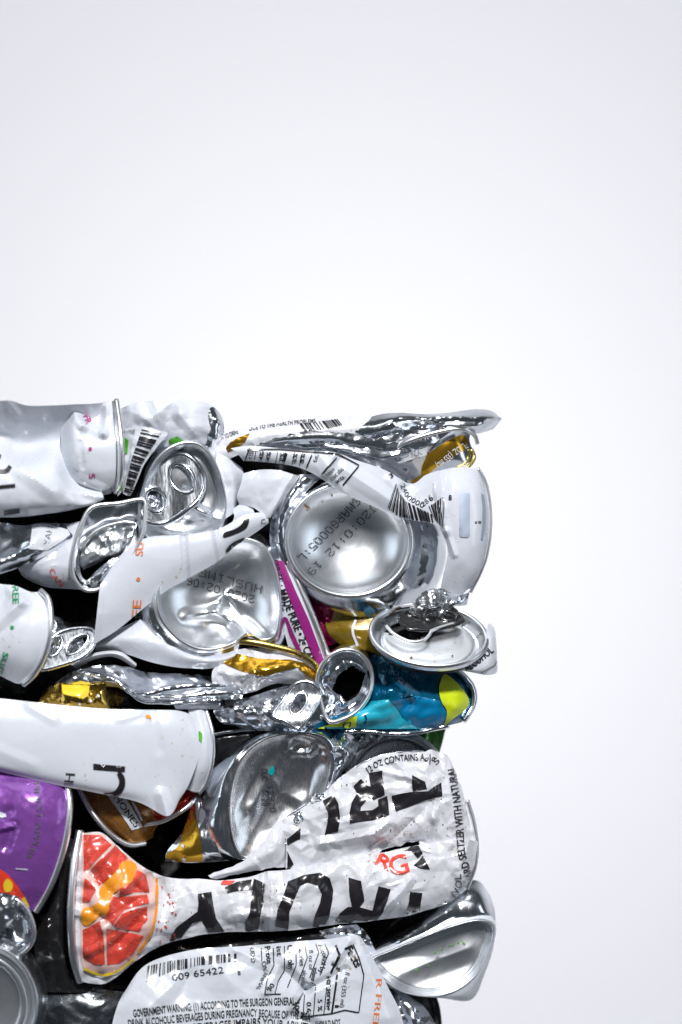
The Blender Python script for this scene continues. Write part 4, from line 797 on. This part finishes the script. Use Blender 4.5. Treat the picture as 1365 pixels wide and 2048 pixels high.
# grey end and green can
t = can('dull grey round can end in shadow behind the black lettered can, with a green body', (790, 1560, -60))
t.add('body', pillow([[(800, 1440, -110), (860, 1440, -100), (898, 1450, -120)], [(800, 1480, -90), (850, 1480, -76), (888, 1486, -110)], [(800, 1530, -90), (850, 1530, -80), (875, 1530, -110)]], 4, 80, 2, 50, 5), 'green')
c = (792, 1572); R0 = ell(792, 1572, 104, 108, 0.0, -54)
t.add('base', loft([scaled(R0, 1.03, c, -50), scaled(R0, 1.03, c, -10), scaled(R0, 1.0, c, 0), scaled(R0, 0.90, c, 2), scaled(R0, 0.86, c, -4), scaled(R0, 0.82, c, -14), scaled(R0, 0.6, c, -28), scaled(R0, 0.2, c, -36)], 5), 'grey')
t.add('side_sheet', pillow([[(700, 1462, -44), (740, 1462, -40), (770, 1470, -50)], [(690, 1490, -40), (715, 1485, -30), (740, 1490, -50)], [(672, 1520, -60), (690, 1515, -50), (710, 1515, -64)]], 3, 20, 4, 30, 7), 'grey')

# grapefruit / black lettered can
t = can('long white can with a grapefruit slice and huge black letters across the lower middle', (560, 1760, 30))
lo = t.add('body', pillow([
 [(160, 1662, -10), (205, 1664, 0), (240, 1692, 6), (285, 1728, 4), (330, 1752, -4), (390, 1758, -4), (450, 1762, 0), (540, 1746, 6), (640, 1730, 14), (730, 1715, 18), (810, 1700, 20), (880, 1690, 24), (930, 1684, 16), (958, 1690, -14)],
 [(152, 1730, 16), (200, 1735, 40), (245, 1750, 40), (290, 1770, 24), (335, 1780, 12), (390, 1782, 16), (455, 1782, 22), (545, 1774, 28), (640, 1760, 36), (730, 1748, 40), (810, 1735, 42), (880, 1728, 40), (930, 1722, 24), (957, 1718, -14)],
 [(148, 1805, 24), (200, 1808, 56), (245, 1812, 54), (290, 1815, 38), (335, 1815, 26), (392, 1812, 30), (458, 1808, 34), (548, 1805, 38), (640, 1796, 44), (728, 1788, 48), (808, 1776, 48), (878, 1766, 40), (928, 1752, 24), (952, 1745, -14)],
 [(149, 1880, 16), (200, 1885, 42), (240, 1880, 42), (285, 1862, 32), (335, 1848, 24), (392, 1842, 28), (460, 1838, 30), (552, 1836, 34), (645, 1828, 38), (728, 1820, 38), (805, 1808, 36), (872, 1796, 30), (915, 1786, 14), (942, 1770, -16)],
 [(160, 1956, -12), (205, 1966, -4), (236, 1950, 0), (280, 1915, -2), (332, 1888, -6), (392, 1872, -6), (462, 1866, -2), (556, 1864, 2), (650, 1856, 4), (728, 1850, 4), (802, 1840, 2), (866, 1824, 0), (905, 1810, -8), (936, 1788, -22)]],
 2.6, 50, 5.5, 58, 41, flat=0.75, creases=[(188, 1740, 240, 1790, -10, 18), (170, 1800, 215, 1830, -9, 14), (240, 1880, 275, 1840, -8, 14), (260, 1760, 300, 1790, -7, 12), (180, 1900, 230, 1870, 7, 12), (250, 1715, 262, 1765, 7, 10), (212, 1850, 300, 1800, 8, 16), (230, 1790, 292, 1735, 9, 16), (175, 1745, 225, 1690, 8, 14), (212, 1850, 208, 1930, 7, 14), (300, 1750, 345, 1800, -9, 22), (320, 1880, 350, 1800, 7, 18), (528, 1750, 520, 1862, -9, 10), (548, 1760, 540, 1860, 7, 9), (755, 1838, 822, 1762, 9, 14), (800, 1735, 850, 1720, -6, 14), (405, 1780, 430, 1860, 5, 14), (690, 1755, 735, 1850, 4, 16)]), 'white2')
up = t.add('body_fold', pillow([
 [(558, 1652, -16), (582, 1630, -6), (632, 1600, 2), (690, 1552, 4), (745, 1520, 4), (800, 1508, 4), (850, 1507, 2), (896, 1512, -8), (912, 1545, -22)],
 [(566, 1668, 0), (592, 1652, 14), (640, 1626, 24), (695, 1590, 28), (750, 1564, 28), (804, 1550, 28), (852, 1548, 26), (900, 1552, 12), (924, 1580, -20)],
 [(572, 1690, 4), (602, 1680, 22), (648, 1662, 34), (702, 1634, 38), (758, 1612, 38), (810, 1600, 38), (856, 1598, 34), (908, 1600, 20), (938, 1622, -18)],
 [(574, 1714, 0), (606, 1708, 18), (654, 1696, 28), (708, 1678, 32), (764, 1660, 32), (816, 1648, 32), (862, 1645, 34), (916, 1648, 24), (948, 1660, -16)],
 [(570, 1740, -16), (604, 1742, -4), (654, 1736, 0), (712, 1724, 2), (770, 1706, 2), (824, 1690, 6), (872, 1694, 24), (924, 1694, 20), (957, 1698, -16)]],
 2.6, 40, 6.0, 56, 43, flat=0.65, creases=[(640, 1690, 745, 1672, 8, 16), (745, 1672, 775, 1650, 8, 12), (770, 1700, 862, 1610, -7, 18), (788, 1520, 830, 1568, 6, 12), (876, 1560, 868, 1640, 7, 14), (868, 1640, 850, 1690, 6, 14), (760, 1542, 825, 1560, 5, 10), (700, 1560, 720, 1600, -4, 12)], rough_edge=3), 'white2')
t.add('torn_flap', pillow([
 [(566, 1625, -12), (545, 1658, 6), (515, 1695, 8), (478, 1728, 2), (415, 1752, -14)], [(574, 1655, -14), (560, 1690, 14), (530, 1714, 16), (488, 1738, 8), (420, 1756, -8)], [(580, 1738, -26), (566, 1738, -6), (540, 1738, 0), (500, 1746, -2), (428, 1761, -14)]], 3, 8, 1.5, 30, 8, rough_edge=2), 'white2')
t.add('torn_shred', pillow([[(625, 1592, 10), (642, 1588, 18), (654, 1590, 10)], [(622, 1604, 14), (638, 1600, 26), (652, 1600, 14)], [(626, 1614, 8), (640, 1610, 16), (650, 1608, 8)]], 2, 5, 4, 12, 3), 'foil')
t.add('torn_shred', pillow([[(586, 1632, 4), (600, 1624, 12), (612, 1628, 4)], [(588, 1646, 8), (602, 1640, 20), (616, 1640, 8)], [(592, 1658, 2), (604, 1652, 10), (612, 1650, 4)]], 2, 5, 4, 12, 5), 'foil')
t.add('rim', tube([(162, 1660, -8), (154, 1715, 18), (149, 1785, 30), (148, 1850, 28), (152, 1910, 14), (163, 1960, -10)], 9, flat=1.0), 'rim', target=False)
t.add('rim', tube([(938, 1608, -12), (951, 1650, -12), (958, 1700, -14), (954, 1745, -16), (938, 1790, -24)], 4.5, flat=1.3), 'rim', target=False)
t.add('torn_edge', tube([(556, 1654, -12), (582, 1631, -2), (632, 1600, 4), (690, 1552, 6), (745, 1520, 6), (800, 1508, 6), (850, 1507, 4)], 1.4, amp=1.4, seed=3), 'metal', target=False)
BO = [lo, up]
for p in ([(397, 1788), (423, 1784), (427, 1812), (432, 1837), (450, 1863), (418, 1864), (404, 1840), (385, 1846), (367, 1868), (360, 1880), (337, 1889), (335, 1885), (352, 1855), (372, 1840), (395, 1823), (398, 1805)],
          [(450, 1775), (475, 1764), (510, 1758), (531, 1768), (528, 1800), (521, 1830), (517, 1857), (492, 1864), (490, 1845), (500, 1825), (503, 1795), (505, 1779), (480, 1781), (456, 1786)],
          [(551, 1852), (554, 1822), (569, 1787), (577, 1763), (610, 1750), (640, 1746), (660, 1756), (667, 1780), (665, 1802), (658, 1836), (648, 1853), (625, 1857), (630, 1830), (640, 1806), (644, 1786), (635, 1770), (615, 1765), (602, 1771), (590, 1796), (580, 1822), (577, 1858)],
          [(697, 1755), (723, 1762), (728, 1790), (729, 1801), (718, 1816), (705, 1812), (700, 1790)],
          [(665, 1856), (680, 1826), (695, 1814), (712, 1812), (745, 1821), (749, 1806), (757, 1772), (782, 1778), (776, 1802), (765, 1826), (750, 1844), (710, 1840), (700, 1846), (690, 1853)],
          [(820, 1783), (845, 1786), (840, 1820), (812, 1828), (818, 1802)], [(846, 1711), (860, 1738), (842, 1737), (828, 1731), (838, 1722)],
          [(646, 1602), (668, 1590), (678, 1608), (681, 1632), (677, 1662), (649, 1670), (655, 1646), (657, 1626)],
          [(707, 1572), (722, 1558), (735, 1572), (742, 1573), (738, 1546), (765, 1541), (766, 1556), (770, 1588), (748, 1600), (738, 1595), (722, 1613), (721, 1622), (745, 1620), (757, 1612), (756, 1599), (775, 1591), (779, 1630), (745, 1641), (701, 1646), (698, 1632), (703, 1606), (715, 1586)],
          [(783, 1591), (820, 1584), (856, 1582), (882, 1565), (885, 1591), (850, 1601), (792, 1623)], [(824, 1551), (850, 1563), (854, 1578), (826, 1582)],
          [(568, 1690), (577, 1706), (588, 1728), (580, 1737), (568, 1737), (570, 1715)], [(575, 1678), (602, 1656), (601, 1676), (576, 1690)],
          [(768, 1698), (800, 1694), (838, 1692), (846, 1706), (836, 1716), (824, 1702), (790, 1700)]):
    t.poly('lettering', p, 'ink_black', BO, step=5)
t.text('lettering', 'HARD SELTZER WITH NATURAL', [(952, 1762), (940, 1738), (930, 1705), (926, 1650), (920, 1595), (909, 1532)], 15, 'ink_black', BO, 0.015)
t.text('lettering', '/VOL', [(910, 1796), (925, 1776), (922, 1748)], 14, 'ink_black', BO)
t.text('lettering', '%', [(858, 1530), (872, 1517)], 15, 'ink_black', BO); t.text('lettering', '5', [(872, 1530), (880, 1524)], 12, 'ink_black', BO)
t.text('lettering', '12 OZ CONTAINS A', [(738, 1546), (760, 1532), (800, 1522), (850, 1520)], 13, 'ink_black', BO, 0.01)
t.text('lettering', 'G', [(782, 1752), (820, 1744)], 38, 'ink_red', BO, 0.015); t.text('lettering', 'R', [(750, 1728), (778, 1742)], 26, 'ink_red', BO, 0.02)
t.poly('red_print', [(441, 1761), (470, 1762), (462, 1770), (442, 1770)], 'ink_red', lo)
t.poly('pith_print', smooth_poly([(168, 1664), (202, 1667), (228, 1682), (256, 1708), (296, 1738), (313, 1765), (311, 1832), (298, 1882), (270, 1922), (238, 1940), (205, 1948), (167, 1936), (161, 1850), (164, 1760)], 80), 'ink_blush', lo, lift=0.00022)
SEG = [[(168, 1670), (200, 1671), (226, 1688), (182, 1734), (168, 1748)], [(230, 1691), (256, 1716), (224, 1752), (200, 1774), (180, 1742)], [(170, 1756), (194, 1778), (182, 1802), (166, 1806)],
       [(268, 1738), (290, 1748), (298, 1784), (262, 1786), (240, 1788), (240, 1770)], [(226, 1794), (298, 1790), (297, 1806), (246, 1822), (224, 1850), (206, 1832)], [(246, 1827), (297, 1811), (294, 1842), (276, 1864), (230, 1854), (228, 1848)],
       [(212, 1856), (274, 1868), (288, 1872), (264, 1910), (236, 1927), (214, 1930), (213, 1880)], [(166, 1860), (200, 1842), (207, 1860), (209, 1930), (190, 1928), (168, 1918)]]
for i, p in enumerate(SEG):
    P_ = np.asarray(p, float); P_ = P_ * 0.85 + smooth_poly(p, len(p)) * 0.15
    t.poly('segment_print', P_, 'ink_coral', lo, lift=0.00040, step=4)
t.poly('juice_stroke', smooth_poly([(250, 1722), (274, 1733), (264, 1762), (226, 1790), (214, 1826), (196, 1834), (178, 1850), (166, 1846), (166, 1820), (196, 1806), (200, 1776), (226, 1750)], 60), 'ink_amber', lo, lift=0.00055)
t.strokes('rind_print', [([(316, 1742), (313, 1785), (311, 1830), (301, 1866), (284, 1892), (276, 1904)], 5)], 'ink_amber', lo, lift=0.00055, curve=True)
t.strokes('rind_print', [([(168, 1936), (205, 1949), (236, 1940), (268, 1916)], 5)], 'ink_yellow', lo, lift=0.00055, curve=True)
r_ = random.Random(3); t.dots('juice_splash', [(r_.uniform(312, 352), r_.uniform(1770, 1885), r_.uniform(0.8, 2.2)) for _ in range(34)], 2, 'ink_coral', lo)
fb = [(r_.uniform(172, 292), r_.uniform(1690, 1920)) for _ in range(160)]
t.strokes('pulp_print', [([(x, y), (x + r_.uniform(-7, 7), y + r_.uniform(-8, 8))], r_.uniform(1, 2.2)) for x, y in fb if any(inside(np.array([x]), np.array([y]), p)[0] for p in SEG)], 'ink_flesh', lo, lift=0.00060)

for on_, bx in ((lo, (360, 930, 1750, 1850)), (up, (600, 900, 1530, 1690))):
    t.dots('dirt_speck', [(r_.uniform(bx[0], bx[1]), r_.uniform(bx[2], bx[3]), r_.choice((0.8, 0.9, 1.1, 1.6))) for _ in range(34)], 1, 'ink_dirt', on_)
# lower white can with table and warning
t = can('white can along the bottom with barcode, government warning and nutrition table', (500, 2000, 40))
b = t.add('body', pillow([
 [(246, 1988, -16), (292, 1930, -2), (380, 1902, 6), (480, 1895, 12), (580, 1889, 14), (660, 1884, 14), (708, 1877, 10), (722, 1882, -6)],
 [(236, 2010, 6), (290, 1985, 32), (380, 1955, 40), (480, 1946, 44), (580, 1942, 42), (660, 1934, 40), (722, 1920, 34), (745, 1920, -4)],
 [(226, 2050, 10), (290, 2045, 46), (380, 2030, 56), (480, 2022, 58), (580, 2010, 52), (670, 2000, 52), (745, 1980, 40), (775, 1978, -4)],
 [(222, 2110, 10), (290, 2110, 50), (380, 2110, 60), (480, 2110, 62), (580, 2100, 58), (680, 2080, 54), (770, 2050, 40), (805, 2044, -4)],
 [(226, 2190, -14), (290, 2192, 18), (380, 2192, 28), (480, 2192, 28), (580, 2190, 26), (690, 2180, 22), (780, 2150, 12), (820, 2140, -14)]],
 3, 80, 2.6, 80, 47, flat=0.55, creases=[(545, 1925, 612, 1985, -10, 18), (470, 1902, 555, 1935, 7, 18), (612, 1985, 585, 2035, -9, 18), (585, 2035, 640, 2060, -7, 16), (612, 1985, 690, 1945, -6, 12), (672, 1925, 700, 1888, 8, 12), (555, 1945, 530, 1985, 5, 14), (350, 1965, 300, 2010, 5, 26), (380, 1950, 330, 2040, -4, 22)], dents=[(570, 1960, 40, 26, -8, 0.6)]), 'white')
K = 'ink_black'
t.text('lettering', 'GOVERNMENT WARNING: (1) ACCORDING TO THE SURGEON GENERAL', [(268, 2034), (345, 2024), (420, 2018), (500, 2012), (590, 2009)], 15, K, b, 0.015)
t.text('lettering', 'DRINK ALCOHOLIC BEVERAGES DURING PREGNANCY BECAUSE OF THE RISK', [(258, 2054), (340, 2046), (420, 2038), (500, 2032), (622, 2040)], 15, K, b, 0.012)
t.text('lettering', 'BEVERAGES IMPAIRS YOUR ABILITY', [(388, 2062), (470, 2054), (520, 2050), (622, 2062)], 15, K, b, 0.012); t.text('lettering', 'SHOULD NOT', [(632, 2054), (682, 2050)], 12, K, b, 0.01)
t.barcode('barcode', [(296, 1932), (340, 1922), (400, 1914), (476, 1906)], [(292, 1964), (340, 1944), (400, 1930), (476, 1922)], 26, on=b, seed=12, fill=0.5)
t.text('lettering', '009 65422', [(346, 1962), (400, 1952), (448, 1946)], 13, K, b); t.text('lettering', '1', [(477, 1950), (482, 1949)], 9, 'ink_grey', b)
t.strokes('table_rule', [([(523, 1896), (524, 1922)], 2), ([(547, 1896), (548, 1930), (536, 1955), (530, 1988)], 2), ([(569, 1892), (570, 1938), (556, 1962), (550, 1988)], 2), ([(592, 1890), (593, 1930), (575, 1975)], 2), ([(610, 1890), (615, 1915), (598, 1962)], 2),
  ([(632, 1888), (638, 1905), (620, 1955)], 2), ([(650, 1888), (658, 1905), (640, 1950)], 2), ([(672, 1890), (680, 1910), (662, 1945)], 4), ([(530, 1988), (562, 1988)], 2), ([(607, 2034), (610, 1990)], 2), ([(627, 2033), (632, 1970), (622, 1964)], 2), ([(648, 2030), (655, 1960)], 2), ([(664, 2026), (675, 1950)], 4),
  ([(600, 2034), (664, 2027), (690, 2020), (718, 2025), (728, 1950), (718, 1915), (706, 1888)], 2.4), ([(585, 2018), (608, 1988)], 1.6), ([(590, 2010), (606, 1985)], 1.2)], K, b)
for s_, p, h, bo in (('UDD', [(500, 1896), (503, 1925)], 9, 0.0), ('Prote', [(530, 1893), (534, 1928)], 11, 0.02), ('ist', [(553, 1893), (555, 1912)], 10, 0.02), ('Carbohy', [(575, 1890), (577, 1940)], 12, 0.02), ('Calories', [(597, 1888), (600, 1932)], 10, 0.01), ('fl oz of', [(618, 1900), (618, 1940)], 9, 0), ('Alcohol by', [(636, 1890), (646, 1912), (638, 1945)], 10, 0.01), ('alcoho', [(606, 1940), (602, 1972)], 9, 0),
                    ('volume', [(628, 1934), (622, 1960)], 9, 0.02), ('ON ANIMAL', [(523, 1924), (528, 1945), (512, 1978)], 9, 0), ('0g', [(540, 1966), (536, 1980)], 10, 0.01), ('100', [(590, 2004), (590, 2028)], 10, 0.02), ('0.6', [(614, 2004), (614, 2024)], 9, 0.01), ('5 %', [(636, 1998), (636, 2022)], 9, 0.01), ('per serving', [(656, 1952), (653, 2020)], 10, 0.02),
                    ('fl oz (355 ml)', [(692, 1944), (684, 1980), (680, 2014)], 9, 0), ('1', [(670, 2010), (670, 2015)], 8, 0.01), ('Facts', [(690, 1896), (712, 1936)], 15, 0.03), ('aine', [(662, 1928), (678, 1942)], 9, 0.02)):
    t.text('lettering', s_, p, h, K, b, bo)
t.text('lettering', 'R FREE', [(752, 1958), (752, 1990), (744, 2056)], 12, 'ink_orange', b, 0.0)

# silver can end, lower right
t = can('open silver can base at the lower right edge with green specks inside', (870, 1900, 0))
RP = [(991, 1855, 0), (982, 1900, 0), (957, 1947, 4), (915, 1980, 8), (860, 1992, 10), (800, 1980, 8), (755, 1948, 2), (738, 1920, -6), (790, 1896, -6), (850, 1871, -4), (910, 1850, -2), (962, 1840, 0)]
R0 = closed_loop(RP, 96); c = (875, 1915)
OP = closed_loop([(994, 1850, -40), (990, 1900, -40), (972, 1955, -38), (944, 2006, -34), (880, 1999, -30), (800, 1986, -30), (745, 1955, -34), (728, 1918, -40), (785, 1885, -44), (850, 1858, -44), (915, 1836, -44), (968, 1828, -42)], 96)
t.add('body', loft([scaled(OP, 1.0, c, -70), OP, (OP + R0) * 0.5 + [0, 0, 10], scaled(R0, 1.01, c, -2)], 5, False, amp=1.2, cell=60, seed=4), 'white')
bs = t.add('base', loft([scaled(R0, 1.01, c, -2), scaled(R0, 0.985, c, 4), scaled(R0, 0.95, c, 1), scaled(R0, 0.92, c, -14), scaled(R0, 0.87, c, -24, dk=0.8), scaled(R0, 0.82, c, -22, dk=0.7), scaled(R0, 0.6, c, -26, dk=0.4), scaled(R0, 0.3, c, -29, dk=0.1), scaled(R0, 0.1, c, -30, dk=0)], 5, amp=1.4, cell=90, seed=8, creases=[(800, 1950, 940, 1900, 4, 30)]), 'brushed')
r_ = random.Random(8); t.dots('green_speck', [(x + r_.uniform(-2, 2), y, r_.uniform(0.8, 2.2)) for x, y in ((872, 1904), (886, 1898), (888, 1904), (896, 1891), (902, 1890), (908, 1889), (918, 1885), (920, 1884), (926, 1881), (928, 1886), (881, 1925), (835, 1940), (860, 1931), (930, 1888))], 2, 'ink_leaf', bs)
t.add('shoulder', pillow([
 [(772, 1868, -70), (845, 1815, -64), (910, 1776, -56), (958, 1768, -60), (984, 1798, -74)], [(758, 1886, -46), (838, 1842, -28), (912, 1800, -20), (962, 1794, -24), (992, 1822, -54)],
 [(746, 1902, -30), (832, 1868, -8), (912, 1828, -4), (966, 1820, -8), (994, 1842, -40)], [(736, 1916, -30), (828, 1886, -12), (912, 1850, -8), (966, 1840, -10), (992, 1854, -30)]], 3, 40, 1.6, 70, 5, creases=[(800, 1880, 900, 1820, 7, 20)]), 'metal')
t.add('torn_edge', pillow([[(690, 1868, -30), (712, 1852, -16), (728, 1858, -24)], [(704, 1884, -18), (722, 1874, 0), (742, 1878, -20)], [(716, 1905, -20), (735, 1895, -4), (748, 1895, -22)], [(728, 1918, -30), (740, 1912, -22), (752, 1908, -32)]], 2.5, 12, 5, 22, 7), 'foil')

t = can('silver scrap twisted beside the orange lettered can at the bottom right', (830, 2020, -10))
t.add('body', pillow([[(778, 1985, -40), (800, 1985, -24), (822, 1998, -34)], [(790, 2015, -20), (820, 2010, 2), (850, 2018, -24)], [(800, 2050, -16), (835, 2045, 8), (870, 2050, -20)], [(805, 2110, -30), (845, 2105, -8), (890, 2100, -34)]], 2.6, 30, 6, 34, 31, an=2), 'foil')
t = can('black can end hidden below the open silver base at the bottom right', (850, 2020, -60))
t.add('body', pillow([[(790, 1985, -110), (830, 1985, -90), (872, 1990, -110)], [(790, 2030, -90), (835, 2030, -60), (880, 2030, -100)], [(795, 2110, -100), (840, 2110, -70), (884, 2110, -110)]], 3.5, 60, 1.5, 40, 3), 'black')
t.add('rim', tube([(868, 1990, -100), (878, 2020, -92), (882, 2060, -92), (880, 2110, -100)], 3.5), 'black', target=False)

# crumpled silver strip under the lettered can
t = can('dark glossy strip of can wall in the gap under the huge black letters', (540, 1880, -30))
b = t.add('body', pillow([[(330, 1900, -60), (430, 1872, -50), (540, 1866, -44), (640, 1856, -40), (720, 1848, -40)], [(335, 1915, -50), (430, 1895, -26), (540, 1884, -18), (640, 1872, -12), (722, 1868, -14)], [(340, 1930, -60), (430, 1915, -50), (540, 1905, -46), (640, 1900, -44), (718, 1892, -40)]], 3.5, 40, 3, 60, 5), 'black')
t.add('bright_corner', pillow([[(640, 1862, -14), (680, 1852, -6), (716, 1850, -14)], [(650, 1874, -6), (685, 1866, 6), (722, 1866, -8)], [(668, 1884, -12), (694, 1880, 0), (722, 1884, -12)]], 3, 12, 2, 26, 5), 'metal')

# ---- lower left ------------------------------------------------------
t = can('purple can end with apple lettering and a silver rim at the left edge', (50, 1690, 20))
b = t.add('body', pillow([
 [(-130, 1510, -40), (-50, 1520, -20), (0, 1538, -6), (60, 1548, 6), (112, 1556, 2), (132, 1562, -10)], [(-130, 1600, 0), (-50, 1600, 14), (0, 1600, 26), (60, 1602, 40), (110, 1606, 36), (138, 1610, 20)],
 [(-130, 1680, 8), (-50, 1680, 22), (0, 1682, 32), (58, 1684, 45), (104, 1690, 36), (129, 1700, 20)], [(-130, 1760, -4), (-50, 1756, 12), (0, 1754, 22), (48, 1762, 32), (84, 1772, 22), (102, 1776, 10)], [(-130, 1850, -40), (-50, 1830, -10), (-5, 1806, 2), (26, 1816, 6), (54, 1824, 2), (70, 1824, -6)]],
 3.5, 70, 1.5, 70, 51, creases=[(-10, 1658, 28, 1650, 10, 10), (28, 1650, 14, 1690, -8, 16), (-10, 1640, 20, 1620, -6, 16)]), 'purple')
t.add('rim', tube([(128, 1558, -6), (138, 1600, 16), (136, 1650, 24), (123, 1712, 22), (100, 1774, 14), (70, 1826, -4)], 7, flat=1.1), 'rim', target=False)
t.text('lettering', 'FINEST APPLES', [(68, 1566), (74, 1630), (68, 1680), (52, 1714)], 11, 'ink_grey', b, 0.0)
t.strokes('lettering', [([(32, 1737), (56, 1739)], 1.8)], 'ink_white', b)
t.poly('red_print', smooth_poly([(-30, 1728), (0, 1738), (22, 1754), (44, 1784), (58, 1812), (40, 1822), (-30, 1820)], 40), 'ink_red', b); t.poly('yellow_print', smooth_poly([(8, 1768), (16, 1756), (26, 1766), (24, 1780), (12, 1782)], 24), 'ink_yellow', b, lift=0.0006)
t.poly('yellow_print', [(44, 1795), (50, 1792), (60, 1814), (48, 1806)], 'ink_yellow', b, lift=0.0006); t.poly('white_print', [(-2, 1622), (12, 1628), (14, 1634), (4, 1636), (-4, 1630)], 'ink_white', b)

t = can('amber brown can end with a silver rim, under the white band with the large n', (240, 1640, -30))
b = t.add('body', pillow([
 [(160, 1578, -60), (200, 1580, -44), (270, 1586, -44), (330, 1596, -60)], [(180, 1616, -44), (216, 1612, -26), (268, 1618, -26), (330, 1632, -54)], [(212, 1656, -44), (240, 1650, -26), (272, 1655, -30), (310, 1662, -60)], [(246, 1688, -60), (262, 1688, -46), (285, 1686, -50), (304, 1680, -70)]], 3, 50, 2.0, 50, 6), 'brown')
t.poly('label_patch', [(208, 1582), (244, 1586), (262, 1612), (286, 1654), (264, 1660), (238, 1622)], 'ink_white', b); t.text('lettering', 'HONES', [(228, 1596), (246, 1622), (270, 1656)], 12, K, b, 0.02)
t.poly('silver_print', [(262, 1604), (268, 1604), (286, 1640), (282, 1642)], 'ink_silver', b)
t.add('rim', tube([(158, 1578, -52), (184, 1622, -34), (218, 1664, -30), (254, 1690, -40), (290, 1690, -58)], 6.5), 'rim', target=False)

t = can('red can sliver with a silver lip beside the tip of the white band', (340, 1615, -40))
b = t.add('body', pillow([[(285, 1610, -70), (330, 1600, -56), (392, 1570, -70)], [(288, 1630, -50), (335, 1620, -30), (390, 1590, -54)], [(292, 1648, -60), (335, 1640, -44), (388, 1612, -60)]], 3, 30, 2, 30, 5), 'red')
t.add('rim', tube([(288, 1650, -44), (330, 1640, -30), (372, 1616, -34), (392, 1596, -48)], 5), 'rim', target=False)
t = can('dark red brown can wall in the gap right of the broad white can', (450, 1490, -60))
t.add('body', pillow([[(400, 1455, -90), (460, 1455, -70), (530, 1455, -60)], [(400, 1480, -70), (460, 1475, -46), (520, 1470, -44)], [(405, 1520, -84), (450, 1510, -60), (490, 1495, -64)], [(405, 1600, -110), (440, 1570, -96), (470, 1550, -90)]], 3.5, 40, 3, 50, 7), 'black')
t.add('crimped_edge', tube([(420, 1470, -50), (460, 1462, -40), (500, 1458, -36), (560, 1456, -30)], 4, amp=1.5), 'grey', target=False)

t = can('silver curled lid edge at the left edge below the purple can', (30, 1840, 20))
RP = [(66, 1842, 30), (69, 1870, 26), (58, 1896, 18), (32, 1912, 8), (-10, 1905, 0), (-60, 1880, 0), (-60, 1815, 0), (-10, 1796, 20), (28, 1796, 30), (52, 1814, 32)]
R0 = closed_loop(RP, 72); c = (10, 1855)
t.add('lid', loft([scaled(R0, 1.0, c, -50), R0, scaled(R0, 0.94, c, 2), scaled(R0, 0.84, c, -8), scaled(R0, 0.6, c, -22), scaled(R0, 0.3, c, -26)], 4, amp=3, cell=40, seed=6), 'metal')
t.add('rim', tube(RP, 4.5, True), 'rim', target=False)
t.add('torn_shred', pillow([[(-30, 1786, 30), (10, 1784, 36), (40, 1792, 30)], [(-30, 1815, 36), (10, 1815, 46), (40, 1812, 38)], [(-30, 1870, 24), (5, 1862, 38), (36, 1830, 34)]], 3, 10, 4, 36, 9), 'metal')

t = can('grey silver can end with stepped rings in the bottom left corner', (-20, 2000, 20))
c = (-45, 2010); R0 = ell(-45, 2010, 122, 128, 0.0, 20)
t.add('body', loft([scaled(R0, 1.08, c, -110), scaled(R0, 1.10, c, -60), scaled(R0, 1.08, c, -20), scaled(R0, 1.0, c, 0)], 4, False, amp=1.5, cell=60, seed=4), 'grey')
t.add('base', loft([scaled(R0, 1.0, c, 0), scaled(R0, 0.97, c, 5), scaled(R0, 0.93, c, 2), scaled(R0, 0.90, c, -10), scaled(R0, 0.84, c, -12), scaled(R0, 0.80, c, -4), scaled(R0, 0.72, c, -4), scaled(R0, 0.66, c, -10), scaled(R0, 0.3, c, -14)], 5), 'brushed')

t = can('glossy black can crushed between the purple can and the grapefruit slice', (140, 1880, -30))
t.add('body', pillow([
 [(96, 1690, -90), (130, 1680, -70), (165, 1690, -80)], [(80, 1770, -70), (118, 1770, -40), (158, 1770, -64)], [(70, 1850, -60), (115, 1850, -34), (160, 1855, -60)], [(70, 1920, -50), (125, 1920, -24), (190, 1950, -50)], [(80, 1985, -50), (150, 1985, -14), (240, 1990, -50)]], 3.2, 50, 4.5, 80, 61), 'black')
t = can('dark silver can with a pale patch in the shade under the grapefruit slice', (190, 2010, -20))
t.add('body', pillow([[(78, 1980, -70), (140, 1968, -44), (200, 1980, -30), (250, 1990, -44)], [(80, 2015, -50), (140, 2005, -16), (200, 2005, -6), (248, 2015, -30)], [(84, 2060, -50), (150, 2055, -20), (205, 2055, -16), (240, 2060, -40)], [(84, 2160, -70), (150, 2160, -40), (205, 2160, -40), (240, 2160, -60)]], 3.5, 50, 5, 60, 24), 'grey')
